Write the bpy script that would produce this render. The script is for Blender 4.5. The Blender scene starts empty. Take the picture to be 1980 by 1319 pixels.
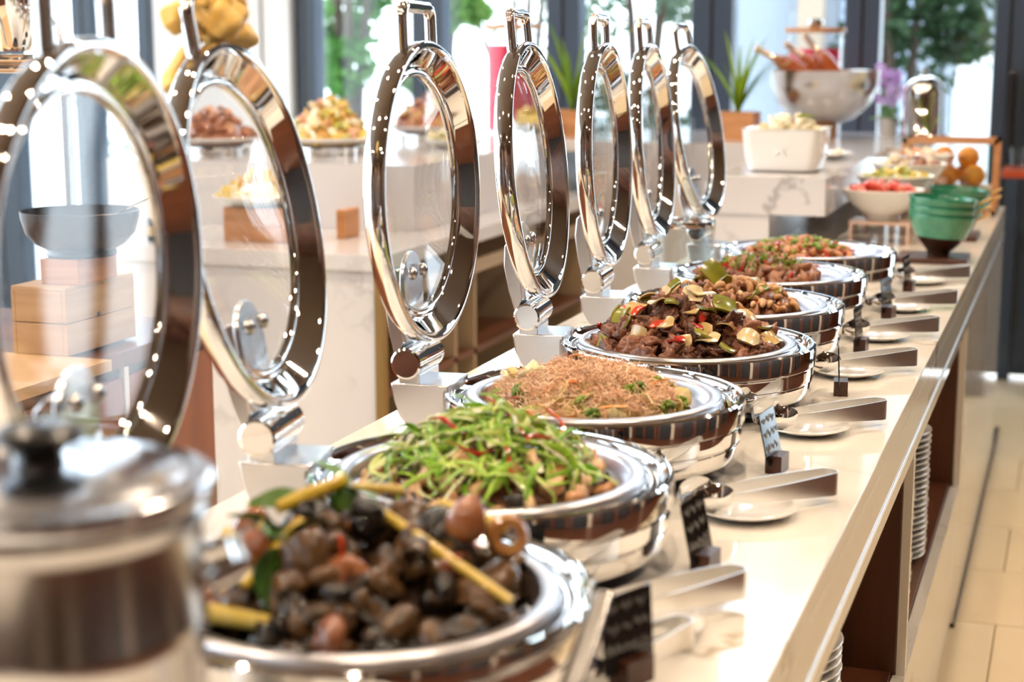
import bpy, bmesh, math, random
from mathutils import Vector, Matrix, Euler, noise
R = math.radians
PI = math.pi
random.seed(7)
sc = bpy.context.scene
C = sc.collection

# ------------------------------------------------------------------ camera
cam_d = bpy.data.cameras.new('camera')
cam = bpy.data.objects.new('camera', cam_d); C.objects.link(cam); sc.camera = cam
FPX = 3150.0
cam_d.sensor_fit = 'HORIZONTAL'; cam_d.sensor_width = 36.0
cam_d.lens = 36.0 * FPX / 1980.0
cam_d.clip_start = 0.05; cam_d.clip_end = 200
cam.location = (0, 0, 1.45)
cam.rotation_euler = (R(90 - 10.2128), 0, R(19.0945))
cam_d.dof.use_dof = True
cam_d.dof.focus_distance = 2.50
cam_d.dof.aperture_fstop = 3.6
cam_d.dof.aperture_blades = 9

# ------------------------------------------------------------------ world, exposure
w = bpy.data.worlds.new('world'); sc.world = w; w.use_nodes = True
bg = w.node_tree.nodes['Background']
bg.inputs['Color'].default_value = (0.80, 0.90, 1.0, 1)
bg.inputs['Strength'].default_value = 4.6
sc.view_settings.view_transform = 'Standard'
sc.view_settings.look = 'None'
sc.view_settings.gamma = 1.0
sc.view_settings.use_curve_mapping = False
sc.view_settings.exposure = 0.43
cy = sc.cycles
cy.use_denoising = True
cy.max_bounces = 6; cy.diffuse_bounces = 2; cy.glossy_bounces = 4; cy.transmission_bounces = 4; cy.transparent_max_bounces = 20
cy.use_adaptive_sampling = True; cy.adaptive_threshold = 0.10
cy.sample_clamp_indirect = 6.0
cy.caustics_reflective = False; cy.caustics_refractive = False
cy.blur_glossy = 0.3
LAMP = 720.0
LAMP_COL = (1.0, 0.79, 0.57)

# ------------------------------------------------------------------ materials
MATS = {}
def nodes(m):
    return m.node_tree.nodes, m.node_tree.links
def mat(name, col=(.8, .8, .8), rough=.5, metal=0., **kw):
    m = bpy.data.materials.new(name); m.use_nodes = True
    b = m.node_tree.nodes['Principled BSDF']
    b.inputs['Base Color'].default_value = (*col, 1)
    b.inputs['Roughness'].default_value = rough
    b.inputs['Metallic'].default_value = metal
    for k, v in kw.items():
        b.inputs[k.replace('_', ' ')].default_value = v
    MATS[name] = m
    return m
def bsdf(m): return m.node_tree.nodes['Principled BSDF']
def vary(m, c1, c2, scale=60., use_random=True, bump=0., detail=3.):
    """mix two colours by noise in object space, plus a per-object shift"""
    n, l = nodes(m); b = bsdf(m)
    tc = n.new('ShaderNodeTexCoord'); nz = n.new('ShaderNodeTexNoise'); nz.inputs['Scale'].default_value = scale; nz.inputs['Detail'].default_value = detail
    l.new(tc.outputs['Object'], nz.inputs['Vector'])
    fac = nz.outputs['Fac']
    if use_random:
        oi = n.new('ShaderNodeObjectInfo'); mt = n.new('ShaderNodeMath'); mt.operation = 'MULTIPLY_ADD'
        l.new(oi.outputs['Random'], mt.inputs[0]); mt.inputs[1].default_value = .7
        ad = n.new('ShaderNodeMath'); ad.operation = 'SUBTRACT'; l.new(nz.outputs['Fac'], ad.inputs[0]); ad.inputs[1].default_value = .35
        l.new(ad.outputs[0], mt.inputs[2]); fac = mt.outputs[0]
    rp = n.new('ShaderNodeValToRGB'); rp.color_ramp.elements[0].color = (*c1, 1); rp.color_ramp.elements[1].color = (*c2, 1)
    rp.color_ramp.elements[0].position = .25; rp.color_ramp.elements[1].position = .75
    l.new(fac, rp.inputs['Fac']); l.new(rp.outputs['Color'], b.inputs['Base Color'])
    if bump:
        bp = n.new('ShaderNodeBump'); bp.inputs['Strength'].default_value = bump; bp.inputs['Distance'].default_value = .004
        l.new(nz.outputs['Fac'], bp.inputs['Height']); l.new(bp.outputs['Normal'], b.inputs['Normal'])
    return m
def wood(name, c1, c2, scale=(3, 60, 60), rough=.4, coat=.0):
    m = mat(name, c1, rough, Coat_Weight=coat, Coat_Roughness=.15)
    n, l = nodes(m); b = bsdf(m)
    g = n.new('ShaderNodeNewGeometry'); mp = n.new('ShaderNodeMapping'); mp.inputs['Scale'].default_value = scale
    nz = n.new('ShaderNodeTexNoise'); nz.inputs['Scale'].default_value = 1.; nz.inputs['Detail'].default_value = 5; nz.inputs['Distortion'].default_value = .4
    l.new(g.outputs['Position'], mp.inputs['Vector']); l.new(mp.outputs['Vector'], nz.inputs['Vector'])
    rp = n.new('ShaderNodeValToRGB'); rp.color_ramp.elements[0].color = (*c1, 1); rp.color_ramp.elements[1].color = (*c2, 1)
    rp.color_ramp.elements[0].position = .3; rp.color_ramp.elements[1].position = .7
    l.new(nz.outputs['Fac'], rp.inputs['Fac']); l.new(rp.outputs['Color'], b.inputs['Base Color'])
    return m
def marble(name, base, vein, scale=1.0, rough=.06):
    m = mat(name, base, rough, Specular_IOR_Level=.42)
    n, l = nodes(m); b = bsdf(m)
    g = n.new('ShaderNodeNewGeometry')
    nz = n.new('ShaderNodeTexNoise'); nz.inputs['Scale'].default_value = 1.6 * scale; nz.inputs['Detail'].default_value = 6; nz.inputs['Roughness'].default_value = .6
    l.new(g.outputs['Position'], nz.inputs['Vector'])
    # thin veins where warped noise crosses one half
    s = n.new('ShaderNodeMath'); s.operation = 'SUBTRACT'; s.inputs[1].default_value = .5; l.new(nz.outputs['Fac'], s.inputs[0])
    a = n.new('ShaderNodeMath'); a.operation = 'ABSOLUTE'; l.new(s.outputs[0], a.inputs[0])
    rp = n.new('ShaderNodeValToRGB'); e = rp.color_ramp.elements
    e[0].position = 0.; e[0].color = (1, 1, 1, 1); e[1].position = .016; e[1].color = (0, 0, 0, 1)
    l.new(a.outputs[0], rp.inputs['Fac'])
    nz2 = n.new('ShaderNodeTexNoise'); nz2.inputs['Scale'].default_value = 2.3 * scale; nz2.inputs['Detail'].default_value = 2
    l.new(g.outputs['Position'], nz2.inputs['Vector'])
    rp2 = n.new('ShaderNodeValToRGB'); rp2.color_ramp.elements[0].position = .5; rp2.color_ramp.elements[1].position = .68
    l.new(nz2.outputs['Fac'], rp2.inputs['Fac'])
    mu = n.new('ShaderNodeMath'); mu.operation = 'MULTIPLY'; l.new(rp.outputs['Color'], mu.inputs[0]); l.new(rp2.outputs['Color'], mu.inputs[1])
    mx = n.new('ShaderNodeMix'); mx.data_type = 'RGBA'
    mx.inputs['A'].default_value = (*base, 1); mx.inputs['B'].default_value = (*vein, 1)
    l.new(mu.outputs[0], mx.inputs['Factor']); l.new(mx.outputs['Result'], b.inputs['Base Color'])
    return m
def thin_glass(name, tint=(1, 1, 1), rough=0.0, ior=1.45, extra=0.0):
    m = bpy.data.materials.new(name); m.use_nodes = True; n, l = nodes(m); n.clear()
    o = n.new('ShaderNodeOutputMaterial'); t = n.new('ShaderNodeBsdfTransparent'); g = n.new('ShaderNodeBsdfGlossy'); f = n.new('ShaderNodeFresnel'); mx = n.new('ShaderNodeMixShader')
    t.inputs['Color'].default_value = (*tint, 1); g.inputs['Roughness'].default_value = rough; f.inputs['IOR'].default_value = ior
    fac = f.outputs[0]
    if extra:
        ad = n.new('ShaderNodeMath'); ad.operation = 'ADD'; ad.use_clamp = True; ad.inputs[1].default_value = extra; l.new(fac, ad.inputs[0]); fac = ad.outputs[0]
    ge = n.new('ShaderNodeNewGeometry'); iv = n.new('ShaderNodeMapRange'); iv.inputs['To Min'].default_value = ior; iv.inputs['To Max'].default_value = 1 / ior
    l.new(ge.outputs['Backfacing'], iv.inputs['Value']); l.new(iv.outputs['Result'], f.inputs['IOR'])
    l.new(fac, mx.inputs['Fac']); l.new(t.outputs[0], mx.inputs[1]); l.new(g.outputs[0], mx.inputs[2]); l.new(mx.outputs[0], o.inputs['Surface'])
    MATS[name] = m
    return m
def emit(name, col, strength):
    m = bpy.data.materials.new(name); m.use_nodes = True; n, l = nodes(m); n.clear()
    o = n.new('ShaderNodeOutputMaterial'); e = n.new('ShaderNodeEmission'); e.inputs['Color'].default_value = (*col, 1); e.inputs['Strength'].default_value = strength
    l.new(e.outputs[0], o.inputs['Surface']); MATS[name] = m
    return m

CHROME = mat('chrome', (.88, .87, .86), .035, 1.)
STEEL = mat('satin_steel', (.80, .80, .82), .22, 1.)
PAN = mat('pan_steel', (.74, .74, .80), .28, 1.)
BRUSH = mat('brushed_steel', (.60, .58, .56), .2, 1.)
BLACK = mat('black_plastic', (.012, .012, .014), .25)
LIDGLASS = thin_glass('lid_glass', (.99, .995, 1.), 0.0, 1.4)
WINGLASS = thin_glass('window_glass', (.97, .99, .99), 0.0, 1.4)
ACRYL = thin_glass('clear_acrylic', (.93, .95, .95), .02, 1.5)
MARB = marble('white_marble', (.88, .835, .77), (.50, .42, .30), 1.0, .06)
MARB2 = marble('island_marble', (.68, .655, .665), (.40, .38, .38), .8, .12)
WALNUT = wood('walnut', (.050, .018, .009), (.14, .050, .024), (14, 14, 1.5), .32)
WALNUTY = wood('walnut_long', (.070, .024, .012), (.20, .068, .030), (16, 2., 16), .3)
OAK = wood('pale_wood', (.52, .32, .16), (.66, .44, .25), (4, 4, 45), .5)
CHERRY = wood('cherry_wood', (.46, .20, .075), (.62, .30, .13), (5, 5, 40), .45)
DARKWOOD = wood('dark_sign_wood', (.045, .014, .008), (.085, .028, .014), (40, 40, 40), .3)
TILE = vary(mat('floor_tile', (.8, .66, .46), .16), (.86, .70, .46), (.92, .77, .53), 3., True)
GROUT = mat('grout', (.42, .33, .2), .8)
PORC = mat('porcelain', (.92, .90, .87), .12, Coat_Weight=.15)
NAVY = mat('navy_frame', (.040, .060, .095), .35)
WHITEWALL = mat('white_wall', (.74, .77, .82), .6)
CEIL = mat('ceiling_paint', (.17, .115, .075), .6)
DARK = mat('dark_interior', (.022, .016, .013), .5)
BRASS = mat('brass_edge', (.55, .36, .14), .3, 1.)
GLOSSBLACK = mat('gloss_black_card', (.012, .012, .013), .07)
CHALK = mat('chalk_ink', (.30, .29, .28), .7)
LAMPGLOW = emit('lamp_glow', LAMP_COL, LAMP)

# ------------------------------------------------------------------ mesh helpers
class MB:
    def __init__(s): s.v = []; s.f = []
    def add(s, vs, fs):
        o = len(s.v); s.v += [tuple(p) for p in vs]; s.f += [tuple(i + o for i in f) for f in fs]; return s
    def box(s, x0, x1, y0, y1, z0, z1, M=None):
        vs = [Vector(p) for p in ((x0, y0, z0), (x1, y0, z0), (x1, y1, z0), (x0, y1, z0), (x0, y0, z1), (x1, y0, z1), (x1, y1, z1), (x0, y1, z1))]
        if M: vs = [M @ p for p in vs]
        return s.add(vs, [(3, 2, 1, 0), (4, 5, 6, 7), (0, 1, 5, 4), (1, 2, 6, 5), (2, 3, 7, 6), (3, 0, 4, 7)])
    def lathe(s, prof, n=48, M=None, a0=0., a1=2 * PI, closed=False):
        """prof: (r, z) list, revolved round z"""
        full = abs(a1 - a0 - 2 * PI) < 1e-6
        vs = []; fs = []; k = len(prof); cols = n if full else n + 1
        idx = []
        for i, (r, z) in enumerate(prof):
            row = []
            if r < 1e-7:
                vs.append(Vector((0, 0, z))); row = [len(vs) - 1] * cols
            else:
                for j in range(cols):
                    a = a0 + (a1 - a0) * j / n
                    vs.append(Vector((r * math.cos(a), r * math.sin(a), z))); row.append(len(vs) - 1)
            idx.append(row)
        rng = range(k) if closed else range(k - 1)
        for i in rng:
            A, B = idx[i], idx[(i + 1) % k]
            for j in range(n):
                j2 = (j + 1) % cols if full else j + 1
                f = [A[j], A[j2], B[j2], B[j]]; g = []
                for q in f:
                    if q not in g: g.append(q)
                if len(g) > 2: fs.append(g)
        if M: vs = [M @ p for p in vs]
        return s.add(vs, fs)
    def tube(s, pts, rad, n=10, caps=True, flat=1., closed=False):
        pts = [Vector(p) for p in pts]; k = len(pts)
        if not hasattr(rad, '__len__'): rad = [rad] * k
        vs = []; fs = []
        up = None
        for i in range(k):
            if closed: t = pts[(i + 1) % k] - pts[i - 1]
            else: t = pts[min(i + 1, k - 1)] - pts[max(i - 1, 0)]
            t = t.normalized() if t.length > 1e-9 else Vector((0, 0, 1))
            if up is None:
                up = Vector((0, 0, 1)) if abs(t.z) < .9 else Vector((1, 0, 0))
            sx = t.cross(up).normalized(); up = sx.cross(t).normalized()
            for j in range(n):
                a = 2 * PI * j / n
                vs.append(pts[i] + (sx * math.cos(a) + up * math.sin(a) * flat) * rad[i])
        for i in range(k if closed else k - 1):
            for j in range(n):
                a, b = i * n + j, i * n + (j + 1) % n; i2 = (i + 1) % k
                fs.append((a, b, i2 * n + (j + 1) % n, i2 * n + j))
        if caps and not closed:
            fs.append(tuple(range(n - 1, -1, -1))); fs.append(tuple((k - 1) * n + j for j in range(n)))
        return s.add(vs, fs)
    def prism(s, poly, y0, y1, M=None):
        """poly in xz, extruded along y"""
        k = len(poly); vs = [Vector((x, y0, z)) for x, z in poly] + [Vector((x, y1, z)) for x, z in poly]
        if M: vs = [M @ p for p in vs]
        fs = [tuple(range(k)), tuple(range(2 * k - 1, k - 1, -1))] + [(i, i + k, (i + 1) % k + k, (i + 1) % k) for i in range(k)]
        return s.add(vs, fs)
    def mesh(s, name, m, smooth=True, ang=40):
        me = bpy.data.meshes.new(name); me.from_pydata(s.v, [], s.f); me.update()
        bm = bmesh.new(); bm.from_mesh(me); bmesh.ops.recalc_face_normals(bm, faces=bm.faces); bm.to_mesh(me); bm.free()
        if smooth:
            me.polygons.foreach_set('use_smooth', [True] * len(me.polygons)); me.set_sharp_from_angle(angle=R(ang))
        if m: me.materials.append(m)
        return me
    def build(s, name, m, parent=None, smooth=True, ang=40, bevel=0.):
        return obj(name, s.mesh(name, m, smooth, ang), parent, bevel)
def obj(name, me, parent=None, bevel=0.):
    o = bpy.data.objects.new(name, me); C.objects.link(o)
    if parent: o.parent = parent
    if bevel:
        md = o.modifiers.new('bevel', 'BEVEL'); md.width = bevel; md.segments = 2; md.limit_method = 'ANGLE'; md.angle_limit = R(50)
    return o
def tag(o, label=None, cat=None, group=None, kind=None):
    if label: o['label'] = label
    if cat: o['category'] = cat
    if group: o['group'] = group
    if kind: o['kind'] = kind
    return o
def thing(name, loc, label, cat, group=None, rz=0.):
    o = bpy.data.objects.new(name, None); C.objects.link(o); o.location = loc; o.rotation_euler = (0, 0, rz); o.empty_display_size = .05
    return tag(o, label, cat, group)
def struct(o): o['kind'] = 'structure'; return o
def copy_tree(o, parent=None):
    c = o.copy(); C.objects.link(c); c.parent = parent
    for ch in list(o.children): copy_tree(ch, c)
    return c
def bx(x0, x1, y0, y1, z0, z1): return MB().box(x0, x1, y0, y1, z0, z1)
def rr(w, h, r, n=5):
    """rounded rectangle outline centred on the origin"""
    out = []
    for cx, cz, a in ((w / 2 - r, h / 2 - r, 0), (-w / 2 + r, h / 2 - r, 90), (-w / 2 + r, -h / 2 + r, 180), (w / 2 - r, -h / 2 + r, 270)):
        for i in range(n + 1):
            t = R(a + 90 * i / n); out.append((cx + r * math.cos(t), cz + r * math.sin(t)))
    return out

# ================================================================== THE SETTING
CT = 0.90            # worktop height
HT = 4.10            # ceiling height
XL, XR = -0.972, -0.232   # main counter, back and front edges
floor = struct(bx(-7.2, 4.2, -4.2, 7.6, -.12, -.008).build('floor', GROUT, smooth=False))
tw, th = .90, .45
tile_me = bx(.002, tw - .002, .002, th - .002, -.010, 0).mesh('tile', TILE, False)
row = 0; y = 2.8
while y < 7.5:
    x = -.13 - tw * 2 - (tw / 2 if row % 2 else 0)
    while x < 1.3:
        t = obj('tile', tile_me, floor); t.location = (x, y, 0); x += tw
    y += th; row += 1
big = MB()
for (x0, x1, y0, y1) in ((-7.2, -2.4, -1.2, 7.6), (-2.4, .75, -1.2, 2.79)):
    big.box(x0, x1, y0, y1, -.010, -.001)
tag(big.build('tile_field', TILE, floor, False), kind='stuff')
wf = MB()          # unseen dark boards, added so the lid walls reflect brown
for (x0, x1, y0, y1) in ((.75, 4.2, -4.2, 2.79), (2.12, 4.2, 2.79, 7.6), (-7.2, .75, -4.2, -1.2)):
    wf.box(x0, x1, y0, y1, -.010, .0)
tag(wf.build('board_field', WALNUTY, floor, False), kind='stuff')
struct(bx(-7.2, 4.2, -4.2, 7.6, HT, HT + .15).build('ceiling', CEIL, smooth=False))
wb = struct(bx(-7.2, 4.2, -4.2, -4.0, 0, HT).build('wall_back', WALNUT, smooth=False))
struct(bx(4.0, 4.2, -4.0, 7.4, 0, HT).build('wall_right', WALNUT, smooth=False))
CREAM = mat('cream_panel', (.72, .58, .42), .5)
for k in range(9):      # unseen dark panels and piers, added for the chrome to reflect
    x0 = -6.6 + k * 1.15 + .25 * math.sin(k * 2.3)
    bx(x0, x0 + .62 + .2 * math.sin(k * 1.7), -4.0, -3.93, .0, 2.5).build('reflected_dark_panel', DARK, wb, False)
    bx(x0 + .84, x0 + .94 + .05 * (k % 3), -4.0, -3.88, .0, HT).build('pier', CREAM if k % 3 == 1 else WALNUTY, wb, False)
wr = [o for o in bpy.data.objects if o.name.startswith('wall_right')][0]
for k in range(8):  # more added panels, out of view, for dark and cream blocks in the chrome
    y0 = -3.7 + k * 1.25 + .2 * math.sin(k * 1.9)
    bx(3.93, 4.0, y0, y0 + .7, .0, 2.4).build('reflected_dark_panel', DARK, wr, False)
    bx(3.88, 4.0, y0 + .78, y0 + 1.0, .0, HT).build('pier', CREAM if k % 3 == 0 else WALNUTY, wr, False)
struct(bx(-7.2, -7.0, -4.2, -3.9, 0, HT).build('wall_left', WHITEWALL, smooth=False))

# glazed far wall: navy mullions, glass panes
WY = 7.40
def mull(x0, x1, name='window_frame', y0=WY, y1=WY + .10): return (x0, x1)
posts = [(-5.60, -5.353), (-4.99, -4.861), (-4.60, -4.46), (-3.70, -3.594), (-3.078, -2.917), (-2.394, -2.23), (-1.70, -1.509), (-1.011, -.854), (-.373, -.235), (.25, .38), (.95, 1.1), (1.6, 1.75), (2.3, 2.45)]
far = bpy.data.objects.new('window_1', None); C.objects.link(far); struct(far)
for a, b in posts:
    bx(a, b, WY, WY + .12, 0, HT).build('mullion', NAVY, far, False, bevel=.006)
    m = (a + b) / 2
    bx(m - .006, m + .006, WY - .004, WY + .002, .02, HT - .02).build('groove', BLACK, far, False)
for (a, b), (c, d) in zip(posts[:-1], posts[1:]):
    if abs(b + 4.46) < .01: continue
    if -.3 < b < .9:
        bx(b, c, WY + .03, WY + .09, .02, HT).build('door_leaf', NAVY, far, False); continue
    bx(b, c, WY + .05, WY + .058, .1, HT - .1).build('pane', WINGLASS, far, False)
    bx(b, c, WY + .01, WY + .11, 0, .10).build('bottom_rail', NAVY, far, False)
    bx(b, c, WY + .01, WY + .11, HT - .1, HT).build('top_rail', NAVY, far, False)
pier = struct(bx(-4.46, -3.70, WY - .06, WY + .14, 0, HT).build('wall_pier', WHITEWALL, smooth=False))
bx(-3.86, -3.845, WY - .066, WY - .055, 0, HT).build('shadow_gap', mat('grey_gap', (.25, .27, .31), .6), pier, False)
bx(-3.99, -3.96, WY - .085, WY - .06, 1.55, 1.75).build('switch_plate', PORC, pier, False)
bx(-.30, -.27, WY - .05, WY, .95, 1.35).build('door_handle', BLACK, far, False, bevel=.006)
struct(bx(-7.2, -5.6, WY, WY + .12, 0, HT).build('wall_far', WHITEWALL, smooth=False))
struct(bx(2.45, 4.2, WY, WY + .12, 0, HT).build('wall_far', WALNUT, smooth=False))  # unseen solid end, added to darken the nearest lid's reflection
# glazed left wall
lw = bpy.data.objects.new('window_2', None); C.objects.link(lw); struct(lw)
for k in range(10):
    y0 = -3.9 + k * 1.25
    bx(-7.1, -7.0, y0, y0 + .12, 0, HT).build('mullion', NAVY, lw, False)
    if k < 9: bx(-7.06, -7.052, y0 + .12, y0 + 1.25, 0, HT).build('pane', WINGLASS, lw, False)

# ------------------------------------------------------------------ outdoors
struct(bx(-40, 40, 7.7, 60, -.2, -.05).build('ground', mat('pale_paving', (.80, .80, .80), .7), smooth=False))
struct(bx(-40, -7.4, -20, 7.7, -.2, -.05).build('ground', MATS['pale_paving'], smooth=False))
def leaf_mat(name, c1, c2):
    m = vary(mat(name, c1, .5, Specular_IOR_Level=.3), c1, c2, 9., True)
    n, l = nodes(m); b = bsdf(m)
    # leaves let light through
    tr = n.new('ShaderNodeBsdfTranslucent'); mx = n.new('ShaderNodeMixShader'); mx.inputs['Fac'].default_value = .45
    src = b.inputs['Base Color'].links[0].from_socket; l.new(src, tr.inputs['Color'])
    o = [q for q in n if q.type == 'OUTPUT_MATERIAL'][0]
    l.new(b.outputs[0], mx.inputs[1]); l.new(tr.outputs[0], mx.inputs[2]); l.new(mx.outputs[0], o.inputs['Surface'])
    return m
LEAF1 = leaf_mat('bright_leaves', (.10, .27, .05), (.30, .46, .12))
LEAF2 = leaf_mat('dark_leaves', (.018, .050, .018), (.070, .130, .050))
LEAF3 = leaf_mat('grey_leaves', (.16, .24, .16), (.34, .42, .30))
BARK = mat('bark', (.10, .07, .05), .9)
def shrub(name, loc, rx, ry, z0, z1, n, lm, label, size=.09, seed=1, cat='shrub'):
    rnd = random.Random(seed)
    t = thing(name, loc, label, cat, 'greenery outside the windows')
    mb = MB()
    blobs = [(rnd.uniform(-.7, .7) * rx, rnd.uniform(-.7, .7) * ry, rnd.uniform(z0, z1), rnd.uniform(.28, .5) * rx) for _ in range(16)]
    for i in range(n):
        bxx = rnd.choice(blobs); d = Vector((rnd.gauss(0, 1), rnd.gauss(0, 1), rnd.gauss(0, 1))).normalized() * bxx[3] * rnd.uniform(.55, 1.05)
        p = Vector(bxx[:3]) + d
        M = Euler((rnd.uniform(0, 6), rnd.uniform(0, 6), rnd.uniform(0, 6))).to_matrix(); s = size * rnd.uniform(.6, 1.3)
        q = [p + M @ Vector(v) * s for v in ((0, -.5, 0), (.27, 0, .06), (0, .6, 0), (-.27, 0, .06))]
        mb.add(q, [(0, 1, 2), (0, 2, 3)])
    mb.build('foliage', lm, t, False)
    st = MB()
    for b in blobs[:6]:
        st.tube([(rnd.uniform(-.05, .05), rnd.uniform(-.05, .05), -.05), (b[0] * .4, b[1] * .4, b[2] * .6), b[:3]], [.05, .03, .01], 6)
    st.build('stem', BARK, t)
    return t
shrub('climbing_shrub', (-4.70, 10.2, 0), .50, .4, .1, 3.6, 5200, LEAF1, 'bright green leafy shrub outside the pane beside the white pier', seed=3)
shrub('garden_shrub', (-4.12, 10.4, 0), .32, .3, .1, 3.0, 2600, LEAF1, 'narrow lime green shrub outside behind the tallest rectangular lid handle', seed=4)
shrub('garden_tree', (-4.6, 13.5, 0), .8, .6, 1.75, 3.4, 900, LEAF3, 'pale washed-out tree outside above the red juice jar', seed=5, cat='tree')
shrub('garden_tree', (-2.75, 10.6, 0), .55, .5, .2, 3.4, 2600, LEAF3, 'grey-green tree outside between the two spiky plants', seed=6, cat='tree')
shrub('garden_tree', (-1.05, 10.4, 0), .62, .5, 1.2, 3.4, 2600, LEAF2, 'dark olive tree outside above the steel urn', seed=8, cat='tree')
shrub('garden_shrub', (-1.25, 10.0, 0), .38, .3, .1, 1.4, 1200, LEAF2, 'low dark shrub outside behind the steel bowl of bottles', seed=9)
shrub('garden_shrub', (-6.9, 11.5, 0), .8, .5, .0, 1.25, 1500, LEAF3, 'low pale shrub outside behind the chrome post', seed=10)
fac = struct(bx(-3.0, -.2, 13.4, 13.6, 0, 5).build('wall_outside', mat('grey_facade', (.30, .34, .40), .7), smooth=False))
bx(-2.18, -1.98, 13.25, 13.4, 0, 5).build('pilaster', mat('beige_render', (.42, .33, .25), .8), fac, False)
bx(-1.85, -1.3, 13.36, 13.4, .3, 3.0).build('shutter', mat('pale_shutter', (.35, .42, .55), .6), fac, False)
bx(-.95, -.25, 13.36, 13.4, .0, 1.5).build('door_panel', mat('white_door', (.85, .85, .85), .6), fac, False)

# ------------------------------------------------------------------ ceiling downlights
dl = thing('ceiling_light', (0, 0, HT), 'round recessed warm ceiling downlight in a white ring', 'ceiling light', 'recessed ceiling downlights')
MB().lathe([(.062, -.004), (.062, -.012), (.085, -.008), (.088, 0), (.062, 0)], 24).build('trim_ring', PORC, dl)
MB().lathe([(0, -.006), (.061, -.006), (.061, -.003), (0, -.003)], 20).build('lamp_disc', LAMPGLOW, dl, False)
first = True
for ix in range(4):
    for iy in range(4):
        o = dl if first else copy_tree(dl); first = False
        o.location = (-4.6 + ix * 2.0 + (.3 if iy % 2 else 0), -1.9 + iy * 2.25, HT)

# ================================================================== MAIN COUNTER
ctr = thing('buffet_counter', (0, 0, 0), 'long white marble buffet counter with walnut plate niches carrying the chafing dishes', 'counter')
Y0, Y1 = -.60, 5.97
bx(XL, XR, Y0, Y1, CT - .03, CT).build('worktop', MARB, ctr, False, bevel=.0015)
bx(XR - .022, XR, Y0, Y1, .812, CT - .030).build('apron', MARB, ctr, False)
bx(XR - .020, XR + .0015, Y0, Y1, .7995, .8115).build('metal_strip', mat('bright_strip', (.95, .95, .95), .3, 1.), ctr, False, bevel=.002)
bx(XR - .022, XR, Y0, Y1, .775, .800).build('lower_apron', MARB, ctr, False)
bx(XL, XL + .02, Y0, Y1, 0, CT - .03).build('back_panel', MARB, ctr, False)
bx(XL + .02, XR, Y1 - .02, Y1, 0, CT - .03).build('end_panel', MARB, ctr, False)
bx(XR - .022, XR, 4.09, Y1 - .02, .0, .775).build('front_panel', MARB, ctr, False)
bx(XR - .022, XR, Y0, 4.09, .06, .375).build('base_panel', MARB, ctr, False)
bx(XR - .012, XR + .004, 4.09, 6.4, 0, .012).build('floor_shadow_strip', mat('floor_shadow_line', (.20, .15, .10), .35, .8), ctr, False)  # dark strip built in place of the shadow line along the base
bx(XR - .06, XR - .022, Y0, 4.09, 0, .06).build('toe_kick_shade', mat('toe_kick_shade', (.42, .26, .11), .4), ctr, False)  # recess is modelled; the shade of its gap is put into the tan
for yy in (-.6, 1.05, 2.755, 4.07):
    bx(XR - .016, XR - .001, yy, yy + .026, .375, .775).build('divider_edge', MARB, ctr, False)
    bx(XL + .02, XR - .016, yy + .001, yy + .025, .375, .775).build('divider', WALNUT, ctr, False)
for a, b in ((-.574, 1.05), (1.076, 2.755), (2.781, 4.07)):
    n = thing  # niche lining, one part per niche
    m = MB()
    m.box(XL + .20, XR - .024, a, b, .370, .385)
    nf = m.build('niche_floor', WALNUTY, ctr, False)
    bx(XL + .20, XR - .017, b - .012, b, .385, .775).build('niche_side', WALNUT, ctr, False)
    bx(XL + .20, XR - .017, a, a + .012, .385, .775).build('niche_side', WALNUT, ctr, False)
    bx(XL + .19, XL + .205, a, b, .385, .775).build('niche_back', WALNUT, ctr, False)

# ------------------------------------------------------------------ plates in the niches
def plate_mesh(name, r, h, m=PORC, n=32):
    return MB().lathe([(0, h * .28), (r * .55, h * .28), (r * .68, h * .45), (r * .97, h * .93), (r, h), (r * .985, h), (r * .70, h * .62), (r * .55, h * .42), (0, h * .42)][::-1] + [(0, 0)][:0], n).mesh(name, m)
def plate_prof(r, h, t=.003):
    return [(0, 0), (r * .52, 0), (r * .55, .002), (r * .72, h * .38), (r * .98, h - t * .5), (r, h), (r * .985, h + t * .3), (r * .70, h * .38 + t), (r * .52, .002 + t), (0, .002 + t)]
stack_me = MB().lathe(plate_prof(.105, .020, .003), 36).mesh('plate', PORC)
def stack(x, y, n, label, group, pitch=.0125, z=.385):
    for k in range(n):
        o = obj('dinner_plate', stack_me); o.location = (x + random.uniform(-.0015, .0015), y + random.uniform(-.0015, .0015), z + .0005 + k * pitch)
        tag(o, label, 'plate', group)
stack(-.365, 2.10, 22, 'white dinner plate in the tall stack deepest in the nearest walnut niche', 'plates stacked at the far side of the nearest niche')
stack(-.345, 1.86, 21, 'white dinner plate in the stack at the near side of the nearest walnut niche', 'plates stacked at the near side of the nearest niche')
stack(-.365, 3.12, 23, 'white dinner plate in the nearer stack of the second walnut niche', 'plates in the nearer stack of the second niche')
stack(-.360, 3.40, 22, 'white dinner plate in the farther stack of the second walnut niche', 'plates in the farther stack of the second niche')

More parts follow.
